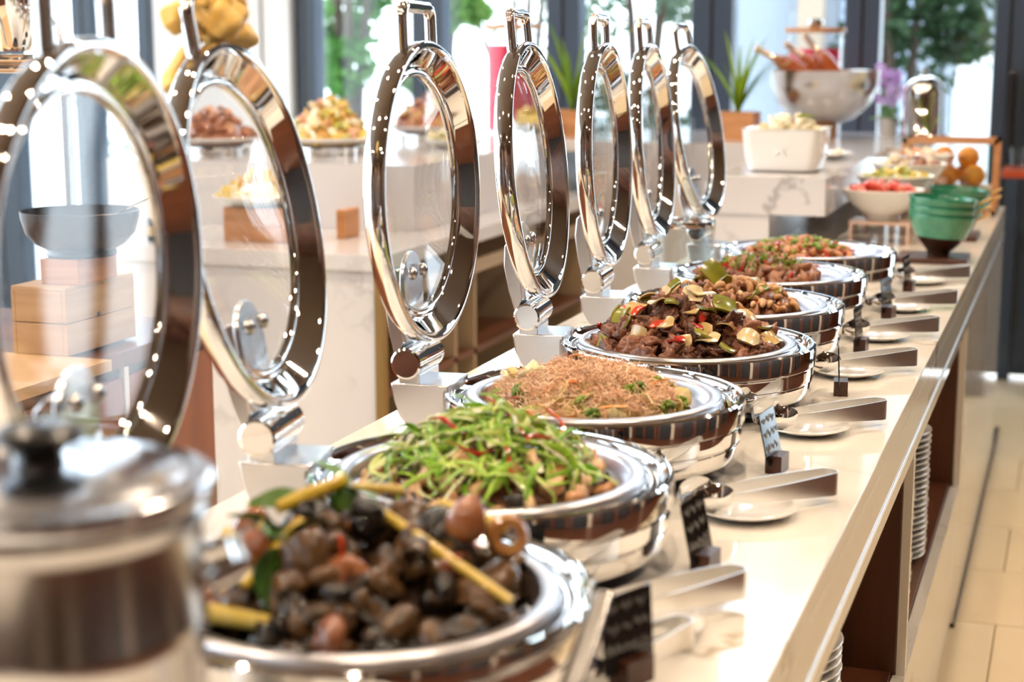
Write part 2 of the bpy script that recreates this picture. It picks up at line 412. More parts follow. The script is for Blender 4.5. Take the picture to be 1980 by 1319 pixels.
# ================================================================== CHAFING DISHES
HX, HZ = -.246, .134        # hinge axis relative to the dish centre
def make_dish():
    t = thing('chafing_dish', (0, 0, 0), '', 'chafing dish')
    body = [(0, .012), (.150, .012), (.166, .013), (.180, .0165), (.1895, .0235), (.1938, .0330), (.1945, .0440), (.1930, .0452), (.1930, .0465), (.1952, .0478), (.1965, .0490), (.1970, .0660), (.1955, .0672), (.1955, .0685), (.1985, .0700), (.2000, .0715), (.2005, .0930), (.1995, .0985), (.1965, .1010), (.1925, .1005), (.1895, .0975), (.1880, .0930), (.1850, .0895), (.1740, .0890), (.1715, .0880), (.170, .080), (0, .080)]
    MB().lathe(body, 96).build('body', CHROME, t, True, 24)
    for k in range(4):
        a = PI / 4 + k * PI / 2
        MB().lathe([(0, 0), (.014, 0), (.015, .002), (.012, .013), (0, .013)], 14, Matrix.Translation((.135 * math.cos(a), .135 * math.sin(a), 0))).build('foot', BLACK, t)
    pan = [(.1700, .0900), (.1710, .0940), (.1700, .0985), (.1670, .1003), (.1570, .1000), (.1535, .0985), (.1515, .0945), (.1490, .0700), (.145, .061), (.135, .058), (0, .058), (0, .0565), (.136, .0565), (.1465, .060), (.1505, .070), (.153, .094), (.157, .097)]
    pn = MB().lathe([(r, z + .024 if z < .06 else z) if False else (r, z) for r, z in pan], 96).build('food_pan', PAN, t, True, 50)
    # hinge: bracket, neck, barrel
    po = [(-.024, .106), (-.023, .098), (-.020, .080), (-.012, .060), (.002, .044), (.020, .036), (.058, .033), (.058, .106)]
    br = MB().prism([(HX + x, z) for x, z in po], -.045, .045).build('hinge_bracket', STEEL, t, True, 30, .002)
    bx(HX - .014, HX + .016, -.042, .042, .104, .118).build('hinge_neck', STEEL, t, False, bevel=.002)
    Mb = Matrix.Translation((HX, 0, HZ)) @ Matrix.Rotation(R(90), 4, 'X')
    ba = MB().lathe([(0, -.052), (.0185, -.052), (.0212, -.050), (.0212, -.036), (.0204, -.0355), (.0204, -.0345), (.0212, -.034), (.0212, .034), (.0204, .0345), (.0204, .0355), (.0212, .036), (.0212, .050), (.0185, .052), (0, .052)], 40, Mb).build('hinge_barrel', CHROME, t, True, 35)
    # lid, built upright; origin on the hinge axis
    lid_prof = [(.1560, -.0300), (.1780, -.0325), (.1920, -.0290), (.1985, -.0215), (.2003, -.0130), (.2003, -.0035), (.1985, -.0002), (.1945, .0010), (.1905, -.0002), (.1890, -.0020), (.1872, -.0028), (.1862, -.0045), (.1690, -.0195), (.1675, -.0218), (.1660, -.0235), (.1645, -.0246), (.1622, -.0240), (.1608, -.0212), (.1585, -.0204), (.1562, -.0212), (.1548, -.0240), (.1548, -.0295)]
    LC, LX = .224, .036    # hinge axis to lid centre, lid plane in front of the axis
    Ml = Matrix.Translation((LX, 0, LC)) @ Matrix.Rotation(R(90), 4, 'Y')
    lid = MB().lathe(lid_prof, 96, Ml, closed=True).build('lid', CHROME, t, True, 50)
    lid.location = (HX, 0, HZ)
    gp = [(0, -.0335), (.06, -.0325), (.11, -.0300), (.157, -.0255), (.157, -.0285), (.11, -.0330), (.06, -.0355), (0, -.0365)]
    MB().lathe(gp, 64, Ml).build('lid_glass', LIDGLASS, lid, True, 60)
    # handle: square bar bent into a U, fixed to the top of the rim
    hw, z0, z1, r = .057, LC + .176, LC + .244, .016
    path = [(LX - .018, -hw, z0)]
    for k in range(6):
        a = R(180 - 90 * k / 5); path.append((LX - .018, -hw + r + r * math.cos(a), z1 - r + r * math.sin(a)))
    for k in range(6):
        a = R(90 - 90 * k / 5); path.append((LX - .018, hw - r + r * math.cos(a), z1 - r + r * math.sin(a)))
    path.append((LX - .018, hw, z0))
    MB().tube(path, .0082, 12).build('lid_handle', CHROME, lid, True, 50)
    # arm plate behind the glass, with two screws
    arm = []
    for k in range(13):
        a = R(180 * k / 12); arm.append((.038 * math.cos(a), LC - .118 + .040 * math.sin(a)))
    arm += [(-.038, .026), (.038, .026)]
    Ma = Matrix.Rotation(R(90), 4, 'Z')
    MB().prism(arm, .0375 - LX, .0445 - LX, Ma).build('lid_arm', STEEL, lid, True, 40, .0015)
    strap = [(-.0215, -.002), (-.0245, .012), (-.030, .040), (-.034, .080), (-.030, .112), (-.018, .124), (-.004, .124), (-.004, .05), (-.006, .030), (-.012, .0195), (-.019, .008)]
    MB().prism(strap, -.030, .030).build('lid_strap', STEEL, lid, True, 40, .0015)
    for s in (-1, 1):
        MB().lathe([(0, -.0040), (.004, -.0042), (.0075, -.0058), (.0088, -.0085), (.0088, -.0125), (0, -.0125)], 20, Matrix.Translation((LX - .021, s * .021, LC - .106)) @ Matrix.Rotation(R(90), 4, 'Y')).build('screw', STEEL, lid)
        MB().lathe([(0, -.0036), (.0028, -.0036), (.0028, -.0046), (0, -.0046)], 6, Matrix.Translation((LX - .021, s * .021, LC - .106)) @ Matrix.Rotation(R(90), 4, 'Y')).build('screw_socket', BLACK, lid)
    bx(LX - .012, LX - .001, -.004, .004, LC + .187, LC + .199).build('rim_seam', STEEL, lid, False)
    return t
dish0 = make_dish()
DISHES = [  # y, dx, yaw, lid lean, label
    (1.210, .020, 7.5, 1.0, 'round chrome chafing dish heaped with snails, glass lid standing open'),
    (1.615, -.010, 8.5, 10.0, 'round chrome chafing dish of shredded scallions, yellow napkin on its open lid'),
    (2.035, -.015, 3.0, 2.0, 'round chrome chafing dish of orange carrot floss and broccoli, glass lid open'),
    (2.463, .012, 6.0, 5.5, 'round chrome chafing dish heaped with dark beef and peppers, glass lid open'),
    (2.872, .000, 5.0, 2.5, 'round chrome chafing dish of cashew nuts, glass lid open'),
    (3.284, -.010, 4.5, 4.5, 'round chrome chafing dish of brown meat under green herbs, glass lid open'),
    (3.696, .004, -1.5, 9.5, 'round chrome chafing dish of peanut stir-fry farthest along the row, glass lid open'),
]
DC = []
for i, (yy, dx, yaw, lean, lab) in enumerate(DISHES):
    o = dish0 if i == 0 else copy_tree(dish0)
    o.location = (-.575 + dx, yy, CT); o.rotation_euler = (0, 0, R(yaw))
    tag(o, lab, 'chafing dish', 'chafing dishes in a row along the counter')
    for ch in o.children:
        if ch.name.split('.')[0] == 'lid': ch.rotation_euler = (0, R(-lean), 0)
    DC.append(Vector((-.575 + dx, yy, CT)))
# ================================================================== FOOD
IR = Vector((.945, .327, 0)); IF = Vector((-.327, .945, 0))   # across and along the row as a guest sees it
def rand_rot(rnd, tilt=1.):
    return Euler((rnd.uniform(-PI, PI) * tilt, rnd.uniform(-PI, PI) * tilt, rnd.uniform(-PI, PI)))
def chunk_mesh(name, m, size, seed, flat=.7, rough=.35, sub=2):
    bm = bmesh.new(); bmesh.ops.create_icosphere(bm, subdivisions=sub, radius=1.)
    sx, sy, sz = size, size * (.65 + .1 * (seed % 4)), size * flat
    for v in bm.verts:
        d = noise.noise(v.co * 1.3 + Vector((seed * 7.1, 0, 0))) * rough * 1.5 + noise.noise(v.co * 3.2 + Vector((0, seed * 3.3, 0))) * rough
        c = v.co * (1 + d)
        d2 = noise.noise(v.co * 7. + Vector((seed, seed, 0))) * rough * .5
        c = c * (1 + d2); c.z = max(-.75, min(.75, c.z)); c.x = max(-.95, c.x)
        v.co = Vector((c.x * sx, c.y * sy, c.z * sz))
    me = bpy.data.meshes.new(name); bm.to_mesh(me); bm.free()
    me.polygons.foreach_set('use_smooth', [True] * len(me.polygons)); me.materials.append(m)
    return me
def bent_plate(name, m, w, h, t, bend, nx=6, ny=4, seed=0, wob=.08):
    """curved slab: pieces of pepper, onion"""
    rnd = random.Random(seed); vs = []; fs = []
    def P(i, j, off):
        u, v = (i / nx - .5), (j / ny - .5)
        uu = u * w * (1 - wob * abs(v) * 2); a = uu * bend
        r = 1. / bend
        x = (r + off) * math.sin(a); z = (r + off) * math.cos(a) - r + .25 * h * v * v
        return (x, v * h * (1 - wob * 2 * u * u), z)
    for off in (0, t):
        for j in range(ny + 1):
            for i in range(nx + 1): vs.append(P(i, j, off))
    N = (nx + 1) * (ny + 1)
    for j in range(ny):
        for i in range(nx):
            a = j * (nx + 1) + i; b = a + 1; c = b + nx + 1; d = a + nx + 1
            fs += [(a, d, c, b), (a + N, b + N, c + N, d + N)]
    for i in range(nx):
        a, b = i, i + 1; fs.append((a, b, b + N, a + N)); a, b = ny * (nx + 1) + i, ny * (nx + 1) + i + 1; fs.append((b, a, a + N, b + N))
    for j in range(ny):
        a, b = j * (nx + 1), (j + 1) * (nx + 1); fs.append((b, a, a + N, b + N)); a, b = a + nx, b + nx; fs.append((a, b, b + N, a + N))
    return MB().add(vs, fs).mesh(name, m, True, 50)
def strip_mesh(name, m, L, w, curl, twist, seed, n=8, t=.0007, taper=True):
    """a long thin curled shred"""
    rnd = random.Random(seed); mb = MB(); pts = []
    for i in range(n + 1):
        s = i / n - .5; a = s * curl
        pts.append(Vector((math.sin(a) / max(abs(curl), .01) * L, .15 * L * math.sin(s * 5 + seed), (1 - math.cos(a)) / max(abs(curl), .01) * L * -1)))
    vs = []; fs = []
    for i, p in enumerate(pts):
        s = i / n; ww = w * (min(1, .25 + 2.2 * min(s, 1 - s)) if taper else 1) * .5; a = twist * s
        d = Vector((0, math.cos(a), math.sin(a))); q = Vector((0, -math.sin(a), math.cos(a))) * t
        vs += [p - d * ww, p + q * 2, p + d * ww, p - q]
    for i in range(n):
        for j in range(4):
            fs.append((i * 4 + j, i * 4 + (j + 1) % 4, (i + 1) * 4 + (j + 1) % 4, (i + 1) * 4 + j))
    fs += [(3, 2, 1, 0), tuple(n * 4 + j for j in range(4))]
    return MB().add(vs, fs).mesh(name, m, True, 60)
def surf(r, Rm, H, p, z0): return z0 + H * max(0., 1 - (r / Rm) ** p)
class Pile:
    def __init__(s, c, Rm, H, p, z0, seed, off=(0, 0)):
        s.c = c + Vector((off[0], off[1], 0)); s.R = Rm; s.H = H; s.p = p; s.z0 = z0; s.rnd = random.Random(seed); s.pts = []
    def z(s, x, y): return surf(math.hypot(x, y), s.R, s.H, s.p, s.z0)
    def put(s, meshes, n, mind, name, label, cat, group, sink=0., jit=.004, tilt=1., rmax=1., scale=(.85, 1.15), region=None, parts=None, own=True, follow=False):
        made = []; mine = []
        for _ in range(n):
            for k in range(40):
                rr_ = s.R * rmax * math.sqrt(s.rnd.random()); a = s.rnd.uniform(0, 2 * PI); x, y = rr_ * math.cos(a), rr_ * math.sin(a)
                if region and not region(x, y): continue
                if all((x - q[0]) ** 2 + (y - q[1]) ** 2 > mind * mind for q in mine): break
            else: continue
            mine.append((x, y))
            o = obj(name, s.rnd.choice(meshes)); o.location = s.c + Vector((x, y, s.z(x, y) - sink + s.rnd.uniform(-jit, jit)))
            e = rand_rot(s.rnd, tilt)
            if follow:
                g = s.H * s.p * (math.hypot(x, y) / s.R) ** max(s.p - 1, .01) / s.R
                M = Matrix.Rotation(math.atan2(y, x), 4, 'Z') @ Matrix.Rotation(math.atan(g), 4, 'Y') @ e.to_matrix().to_4x4(); e = M.to_euler()
            o.rotation_euler = e; f = s.rnd.uniform(*scale); o.scale = (f, f, f)
            tag(o, label, cat, group); made.append(o)
            if parts:
                for me, nm in parts: q = obj(nm, me, o)
        return made
    def bed(s, name, m, label, cat, drop=.006, seed=1):
        """soft heap of sauce and scraps beneath the pieces"""
        vs = []; fs = []; nr, na = 12, 40
        for i in range(nr + 1):
            r = s.R * 1.06 * i / nr
            for j in range(na):
                a = 2 * PI * j / na; x, y = r * math.cos(a), r * math.sin(a)
                z = s.z(x, y) - drop + .004 * noise.noise(Vector((x * 60, y * 60, seed)))
                if i == nr: z = min(z, s.z0 - .012)
                vs.append((x, y, z))
        for i in range(nr):
            for j in range(na): fs.append((i * na + j, i * na + (j + 1) % na, (i + 1) * na + (j + 1) % na, (i + 1) * na + j))
        o = MB().add(vs, fs).build(name, m); o.location = s.c; tag(o, label, cat, kind='stuff'); return o

WET = dict(Coat_Weight=.6, Coat_Roughness=.12)
BEEF = vary(mat('beef', (.2, .08, .04), .34, Coat_Weight=.25, Coat_Roughness=.15), (.085, .026, .012), (.36, .140, .072), 150, True, 1., 8)
BEEF2 = vary(mat('pale_meat', (.3, .15, .08), .38, **WET), (.22, .075, .030), (.46, .20, .10), 80, True, .5, 5)
SAUCE = mat('brown_sauce', (.10, .035, .015), .3, **WET)
GREENP = vary(mat('green_pepper', (.3, .3, .04), .25, **WET), (.20, .22, .015), (.40, .36, .05), 40)
REDP = vary(mat('red_pepper', (.6, .05, .03), .22, **WET), (.50, .018, .012), (.72, .07, .03), 30)
ONION = vary(mat('onion', (.7, .55, .3), .22, **WET), (.60, .42, .16), (.82, .68, .42), 60)
CASH = vary(mat('cashew', (.7, .45, .22), .4, Coat_Weight=.25), (.52, .25, .095), (.80, .50, .25), 70)
SCAL = mat('scallion', (.2, .4, .05), .35, Coat_Weight=.3)
n_, l_ = nodes(SCAL); b_ = bsdf(SCAL)
oi_ = n_.new('ShaderNodeObjectInfo'); rp_ = n_.new('ShaderNodeValToRGB'); e_ = rp_.color_ramp.elements
e_[0].position = 0; e_[0].color = (.16, .42, .02, 1); e_[1].position = 1; e_[1].color = (.90, .90, .62, 1)
q_ = e_.new(.45); q_.color = (.36, .60, .05, 1); q_ = e_.new(.72); q_.color = (.62, .74, .20, 1)
l_.new(oi_.outputs['Random'], rp_.inputs['Fac']); l_.new(rp_.outputs['Color'], b_.inputs['Base Color'])
CARROT = vary(mat('carrot_floss', (.9, .4, .2), .5), (1.0, .57, .34), (1.0, .78, .58), 60, False)
BROC = vary(mat('broccoli', (.15, .25, .03), .5), (.07, .16, .012), (.28, .36, .05), 120, True, .8)
BROCST = mat('broccoli_stalk', (.50, .58, .18), .4)
CABB = vary(mat('cabbage', (.85, .7, .3), .3, **WET), (.82, .62, .22), (.92, .82, .50), 60)
SHELL = vary(mat('snail_shell', (.1, .06, .03), .20, Coat_Weight=.35, Coat_Roughness=.06), (.008, .006, .005), (.15, .075, .028), 70, True, .3)
SHELLR = vary(mat('brown_shell', (.3, .1, .05), .18, Coat_Weight=.8, Coat_Roughness=.06), (.20, .055, .022), (.42, .17, .07), 40, True, .3)
MOUTH = mat('snail_opening', (.012, .008, .006), .4)
LEMON = vary(mat('lemongrass', (.7, .5, .05), .35, **WET), (.62, .42, .02), (.80, .60, .16), 50)
LEAFG = vary(mat('herb_leaf', (.06, .15, .02), .35, Coat_Weight=.3), (.025, .080, .012), (.12, .26, .03), 40)
HERB = vary(mat('chopped_herb', (.2, .35, .03), .4, Coat_Weight=.2), (.13, .26, .015), (.38, .48, .08), 60)
PRAWN = vary(mat('shredded_chicken', (.7, .4, .2), .4, **WET), (.62, .30, .12), (.85, .58, .34), 60)

def F(d, u, v, h): return DC[d] + IR * u + IF * v + Vector((0, 0, h))
def place(o, p, rot=(0, 0, 0), s=1.):
    o.location = p; o.rotation_euler = rot; o.scale = (s, s, s); return o

# --- snails
def snail_mesh(name, m, S, seed):
    pts = []; rad = []; T = 2.7
    for i in range(34):
        t = i / 33 * T; g = math.exp((t - T) * .62)
        a = t * 2 * PI; r = .52 * g * S
        pts.append(Vector((r * math.cos(a), r * math.sin(a), (1 - g) * .75 * S * (1.0 + .1 * seed)))); rad.append(.50 * g * S)
    return MB().tube(pts, rad, 10).mesh(name, m, True, 70), pts[-1], rad[-1], (pts[-1] - pts[-2]).normalized()
snails = []
for k, (m, S) in enumerate(((SHELL, .025), (SHELL, .029), (SHELLR, .025), (SHELL, .021))):
    me, p, r, t = snail_mesh('snail', m, S, k)
    M = Matrix.Translation(p + t * .0004) @ t.to_track_quat('Z', 'Y').to_matrix().to_4x4()
    ap = MB().lathe([(0, -.003), (r * .5, -.001), (r * .82, .0006), (r * .95, .0006), (r * 1.02, 0)], 12, M).mesh('shell_opening', MOUTH)
    snails.append((me, ap))
P1 = Pile(DC[0], .140, .070, 1.7, .092, 11, (-.006, 0))
P1.bed('snail_broth', mat('snail_broth', (.025, .012, .007), .25, **WET), 'dark brown broth and scraps beneath the heap of snails', 'sauce', .026)
for k, (me, ap) in enumerate(snails):
    P1.put([me], (30, 24, 10, 30)[k], .030, 'snail', ('glossy dark snail shell in the heap in the nearest chafing dish', 'large near-black snail shell in the heap in the nearest chafing dish', 'reddish-brown snail shell in the heap in the nearest chafing dish', 'small dark snail shell tucked into the heap in the nearest chafing dish')[k], 'snail', ('dark snails', 'large snails', 'reddish snails', 'small snails')[k] + ' in the nearest dish', sink=.006, jit=.007, parts=[(ap, 'shell_opening')])
P1.put([snails[0][0], snails[3][0]], 26, .024, 'snail', 'dark snail shell packed along the near edge of the nearest chafing dish', 'snail', 'snails along the near edge', sink=.004, jit=.006, rmax=1.02, scale=(.8, 1.), region=lambda x, y: .945 * y - .327 * x < -.045, parts=[(snails[0][1], 'shell_opening')])
def lemongrass(d, a, b, r, lab):
    a, b = F(d, *a), F(d, *b); L = (b - a).length
    mb = MB().tube([(0, 0, 0), (0, 0, L * .4), (0, 0, L)], [r * .75, r, r * .8], 10)
    o = mb.build('lemongrass_stalk', LEMON); o.location = a; o.rotation_euler = (b - a).to_track_quat('Z', 'Y').to_euler(); o.scale = (1, 1, 1)
    MB().tube([(0, 0, L - .001), (0, 0, L + .0012)], [r * .78, r * .55], 10).build('cut_end', CABB, o)
    return tag(o, lab, 'lemongrass', 'lemongrass in the snail dish')
lemongrass(0, (.002, .02, .170), (.128, -.075, .112), .0052, 'long yellow lemongrass stalk lying diagonally over the snails')
lemongrass(0, (-.085, -.085, .128), (-.048, -.01, .160), .0058, 'short upright yellow lemongrass stalk on the snails beside the green leaves')
lemongrass(0, (-.135, -.09, .112), (-.06, -.115, .108), .0085, 'thick pale lemongrass stub at the near edge of the snail heap')
lemongrass(0, (-.070, .01, .166), (-.018, .055, .178), .0075, 'pale tan lemongrass stub standing up at the back of the snail heap')
lemongrass(0, (-.112, .0, .146), (-.10, -.03, .140), .0085, 'stubby yellow lemongrass end on the left of the snail heap')
lemongrass(0, (.065, .045, .160), (.125, .035, .140), .0065, 'yellow lemongrass stalk lying across the right of the snail heap')
lemongrass(0, (-.012, .055, .172), (.03, .085, .160), .0050, 'thin lemongrass stalk at the very back of the snail heap')
def leaf_mesh(name, m, L, w, bend, n=6):
    vs = []; fs = []
    for i in range(n + 1):
        s = i / n; x = s * L; z = -bend * L * s * s; ww = w * math.sin(PI * min(.97, s * .9 + .08)) * .5
        vs += [(x, -ww, z + .15 * ww), (x, 0, z), (x, ww, z + .15 * ww), (x, 0, z + .0008)]
    for i in range(n):
        for j in range(4): fs.append((i * 4 + j, i * 4 + (j + 1) % 4, i * 4 + 4 + (j + 1) % 4, i * 4 + 4 + j))
    fs += [(3, 2, 1, 0), tuple(n * 4 + j for j in range(4))]
    return MB().add(vs, fs).mesh(name, m, True, 60)
herbs = [leaf_mesh('herb_leaf', LEAFG, .045, .018, .5), leaf_mesh('herb_leaf', LEAFG, .035, .022, .8)]
rnd = random.Random(5)
for k in range(14):
    o = obj('herb_leaf', rnd.choice(herbs)); place(o, F(0, -.062 + rnd.gauss(0, .012), -.055 + rnd.gauss(0, .022), .148 + rnd.uniform(-.012, .012)), rand_rot(rnd, .4))
    tag(o, 'dark green basil leaf tangled on the near side of the snails', 'herb leaf', 'basil leaves on the snails')
for k in range(7):
    o = obj('herb_leaf', rnd.choice(herbs)); place(o, F(0, -.035 + rnd.gauss(0, .014), .055 + rnd.gauss(0, .012), .168), rand_rot(rnd, .4))
    tag(o, 'green basil leaf at the back of the snail heap', 'herb leaf', 'basil leaves behind the snails')
sh = MB().lathe([(0, -.026), (.004, -.024), (.012, -.016), (.0175, -.002), (.0165, .010), (.010, .017), (0, .019)], 24).mesh('shallot', SHELLR)
for (u, v, h, lab) in ((.090, -.005, .158, 'round reddish-brown shallot leaning on the right of the snail heap'), (-.085, -.045, .140, 'red-brown shallot half buried on the left of the snail heap'), (-.10, .055, .132, 'brown shallot at the back left edge of the snail heap')):
    o = obj('shallot', sh); place(o, F(0, u, v, h), (R(170), R(15), 0), 1.); tag(o, lab, 'shallot')
    MB().tube([(0, 0, -.025), (.001, 0, -.033)], [.0025, .001], 6).build('root_tip', LEMON, o)
rg = MB().lathe([(.008, -.006), (.015, -.007), (.019, 0), (.015, .007), (.008, .006)], 28, closed=True).mesh('squid_ring', vary(mat('tan_shell', (.5, .24, .07), .3, **WET), (.40, .17, .05), (.60, .32, .10), 40))
o = obj('snail_shell_ring', rg); place(o, F(0, .125, .005, .142), (R(75), R(10), R(30))); tag(o, 'open tan shell ring at the right edge of the snail heap', 'shell')
chil = [strip_mesh('chili_strip', REDP, .030, .006, 1.2, .5, 3, 6, .0012), strip_mesh('chili_strip', REDP, .022, .008, .8, .3, 4, 6, .0012)]
P1.put(chil, 9, .03, 'chili_strip', 'red chili sliver caught between the snails', 'chili', 'chili slivers on the snails', sink=-.008)

# --- scallions
P2 = Pile(DC[1], .128, .066, 1.5, .090, 22, (-.004, 0))
P2.bed('mushroom_sauce', SAUCE, 'brown sauce beneath the scallion and chicken dish', 'sauce', .012)
mush = [chunk_mesh('chicken_piece', PRAWN, .014, k, .6, .5) for k in range(4)]
P2.put(mush, 60, .017, 'chicken_piece', 'tan chicken piece round the edge of the scallion dish', 'chicken', 'chicken pieces under the scallions', sink=.004, rmax=1.08, region=lambda x, y: math.hypot(x, y) > .070)
mus2 = [chunk_mesh('black_mushroom', mat('black_mushroom', (.025, .018, .015), .3, **WET), .011, 7, .5, .5)]
P2.put(mus2, 9, .03, 'black_mushroom', 'small black mushroom piece at the edge of the scallion dish', 'mushroom', 'mushrooms under the scallions', sink=.0, rmax=1.05, region=lambda x, y: math.hypot(x, y) > .085)
scal = [strip_mesh('scallion_shred', SCAL, .088 - .006 * k, .0058 + .0008 * (k % 3), .6 + .35 * k, .9 * (k % 3), k, 9) for k in range(7)]
P2.put(scal, 290, .004, 'scallion_shred', 'curled green scallion shred in the heap on the second chafing dish', 'scallion', 'scallion shreds on the second dish', sink=-.008, jit=.010, tilt=.17, rmax=.93, follow=True, scale=(.75, 1.2))
chil2 = [strip_mesh('chili_strip', REDP, .045, .0055, .5, .4, 3, 8, .001), strip_mesh('chili_strip', REDP, .060, .0050, .3, .3, 4, 8, .001)]
P2.put(chil2, 13, .02, 'chili_strip', 'thin red chili strip among the scallion shreds', 'chili', 'chili strips in the scallions', sink=-.014, jit=.004, tilt=.15, rmax=.85, follow=True)
wh = [bent_plate('scallion_slice', vary(mat('scallion_white', (.85, .85, .6), .3, Coat_Weight=.3), (.74, .74, .40), (.90, .88, .68), 50), .020, .007, .0012, 30, seed=2)]
P2.put(wh, 22, .02, 'scallion_slice', 'pale white scallion slice scattered on the green heap', 'scallion', 'white scallion slices', sink=-.014, jit=.004, tilt=.25, rmax=.8, follow=True)

# --- carrot floss with broccoli
P3 = Pile(DC[2], .134, .046, 1.8, .086, 33, (-.010, 0))
P3.bed('mashed_base', CABB, 'yellow cabbage base under the carrot floss', 'cabbage', .010)
fl = MB(); rnd = random.Random(3)
for k in range(5200):
    r = .126 * math.sqrt(rnd.random()); a = rnd.uniform(0, 2 * PI); x, y = r * math.cos(a), r * math.sin(a)
    if y < -.085 and rnd.random() < .5: continue
    p = Vector((x, y, P3.z(x, y) + rnd.uniform(-.004, .010) + .012 * noise.noise(Vector((x * 32, y * 32, 3))))); d = Vector((rnd.gauss(0, 1), rnd.gauss(0, 1), rnd.gauss(0, .5))).normalized(); e = Vector((rnd.gauss(0, 1), rnd.gauss(0, 1), rnd.gauss(0, .6))).normalized()
    L = rnd.uniform(.010, .026)
    fl.tube([p - d * L * .5, p + e * L * .30, p + d * L * .5], [.0005, .0006, .0005], 3, False)
o = fl.build('carrot_floss', CARROT); o.location = P3.c; tag(o, 'fluffy heap of orange carrot floss filling the third chafing dish', 'carrot floss', kind='stuff')
def floret(seed):
    rnd = random.Random(seed); mb = MB()
    for k in range(22):
        d = Vector((rnd.gauss(0, 1), rnd.gauss(0, 1), abs(rnd.gauss(0, 1)))).normalized() * .009
        q = d + Vector((0, 0, .004)); s = rnd.uniform(.0032, .0048)
        bm = bmesh.new(); bmesh.ops.create_icosphere(bm, subdivisions=1, radius=s)
        mb.add([v.co + q for v in bm.verts], [[v.index for v in f.verts] for f in bm.faces]); bm.free()
    st = MB().tube([(0, 0, -.012), (0, 0, -.002), (0, 0, .006)], [.004, .0042, .007], 8)
    return mb.mesh('floret', BROC, True, 60), st.mesh('stalk', BROCST)
fls = [floret(k) for k in range(3)]
for k in range(3):
    P3.put([fls[k][0]], 5, .030, 'broccoli_floret', 'small broccoli floret along the near edge of the carrot floss', 'broccoli', 'broccoli in the third dish', sink=.001, tilt=.3, rmax=1.0, scale=(.8, 1.), parts=[(fls[k][1], 'stalk')], region=lambda x, y: math.hypot(x, y) > .085 and (y < .01 or x > .06))
cab = [bent_plate('cabbage_leaf', CABB, .030, .024, .0015, 35, seed=4, wob=.3), bent_plate('cabbage_leaf', CABB, .022, .026, .0015, 55, seed=5, wob=.3)]
P3.put(cab, 20, .02, 'cabbage_leaf', 'pale yellow cabbage piece at the edge of the carrot floss', 'cabbage', 'cabbage in the third dish', sink=-.002, tilt=.35, rmax=1.05, follow=True, region=lambda x, y: math.hypot(x, y) > .075)
cst = [strip_mesh('carrot_strip', vary(mat('carrot_strip', (.9, .35, .1), .35, **WET), (.85, .28, .06), (.92, .45, .16), 40), .045, .006, .9, .5, 2, 7, .0012)]
P3.put(cst, 9, .03, 'carrot_strip', 'orange carrot strip lying on the carrot floss', 'carrot', 'carrot strips in the third dish', sink=-.008, tilt=.2, follow=True)
pot = chunk_mesh('potato_slice', CABB, .020, 4, .35, .25)
P3.put([pot], 5, .03, 'potato_slice', 'glossy pale slice at the left of the carrot floss', 'vegetable', 'pale slices in the third dish', sink=-.010, tilt=.25, region=lambda x, y: x < -.06 and y > -.06)

# --- beef with peppers
P4 = Pile(DC[3], .142, .080, 1.35, .090, 44, (-.004, -.004))
P4.bed('beef_sauce', SAUCE, 'dark gravy beneath the heap of beef', 'sauce', .016)
bf = [chunk_mesh('beef_chunk', BEEF, .0175, k, .62, .50, 3) for k in range(7)]
P4.put(bf, 170, .0150, 'beef_chunk', 'dark brown roasted beef chunk in the tall heap on the fourth dish', 'beef', 'beef chunks on the fourth dish', sink=.002, jit=.006, scale=(.75, 1.35))
on = [bent_plate('onion_piece', ONION, .028, .024, .0016, 48, seed=1, wob=.25), bent_plate('onion_piece', ONION, .022, .020, .002, 62, seed=2, wob=.3)]
gp = [bent_plate('green_pepper', GREENP, .027, .022, .0028, 22, seed=3, wob=.15), bent_plate('green_pepper', GREENP, .022, .024, .0028, 40, seed=4, wob=.1)]
rp2 = [bent_plate('red_pepper', REDP, .030, .009, .0026, 45, seed=5, wob=.2), bent_plate('red_pepper', REDP, .022, .014, .0026, 60, seed=6, wob=.2)]
P4.put(on, 22, .028, 'onion_piece', 'translucent onion piece among the dark beef', 'onion', 'onion pieces in the beef', sink=-.018, scale=(1., 1.45), tilt=.22, follow=True, region=lambda x, y: x > -.07)
P4.put(gp, 15, .032, 'green_pepper', 'olive green pepper square among the dark beef', 'green pepper', 'green pepper in the beef', sink=-.018, scale=(1., 1.3), tilt=.22, follow=True)
P4.put(rp2, 12, .032, 'red_pepper', 'bright red pepper strip among the dark beef', 'red pepper', 'red pepper in the beef', sink=-.018, scale=(1., 1.3), tilt=.22, follow=True)
def own(meshes, d, u, v, h, rot, s, name, lab, cat):
    o = obj(name, meshes); place(o, F(d, u, v, h), rot, s); return tag(o, lab, cat)
own(rp2[0], 3, -.045, -.085, .138, (R(40), 0, R(20)), 1.4, 'red_pepper', 'longest red pepper strip at the front of the beef heap', 'red pepper')
own(on[1], 3, .012, -.10, .130, (R(40), 0, R(-20)), 1.5, 'onion_piece', 'large ribbed onion wedge at the front middle of the beef', 'onion')
own(gp[0], 3, .052, -.045, .160, (R(35), R(20), R(30)), 1.5, 'green_pepper', 'largest olive pepper square on the right slope of the beef', 'green pepper')
own(on[0], 3, .004, -.03, .176, (R(45), 0, R(10)), 1.3, 'onion_piece', 'pale onion square near the top of the beef heap', 'onion')
own(on[1], 3, .082, -.095, .120, (R(30), R(20), R(0)), 1.6, 'onion_piece', 'large yellow onion wedge at the front right of the beef', 'onion')

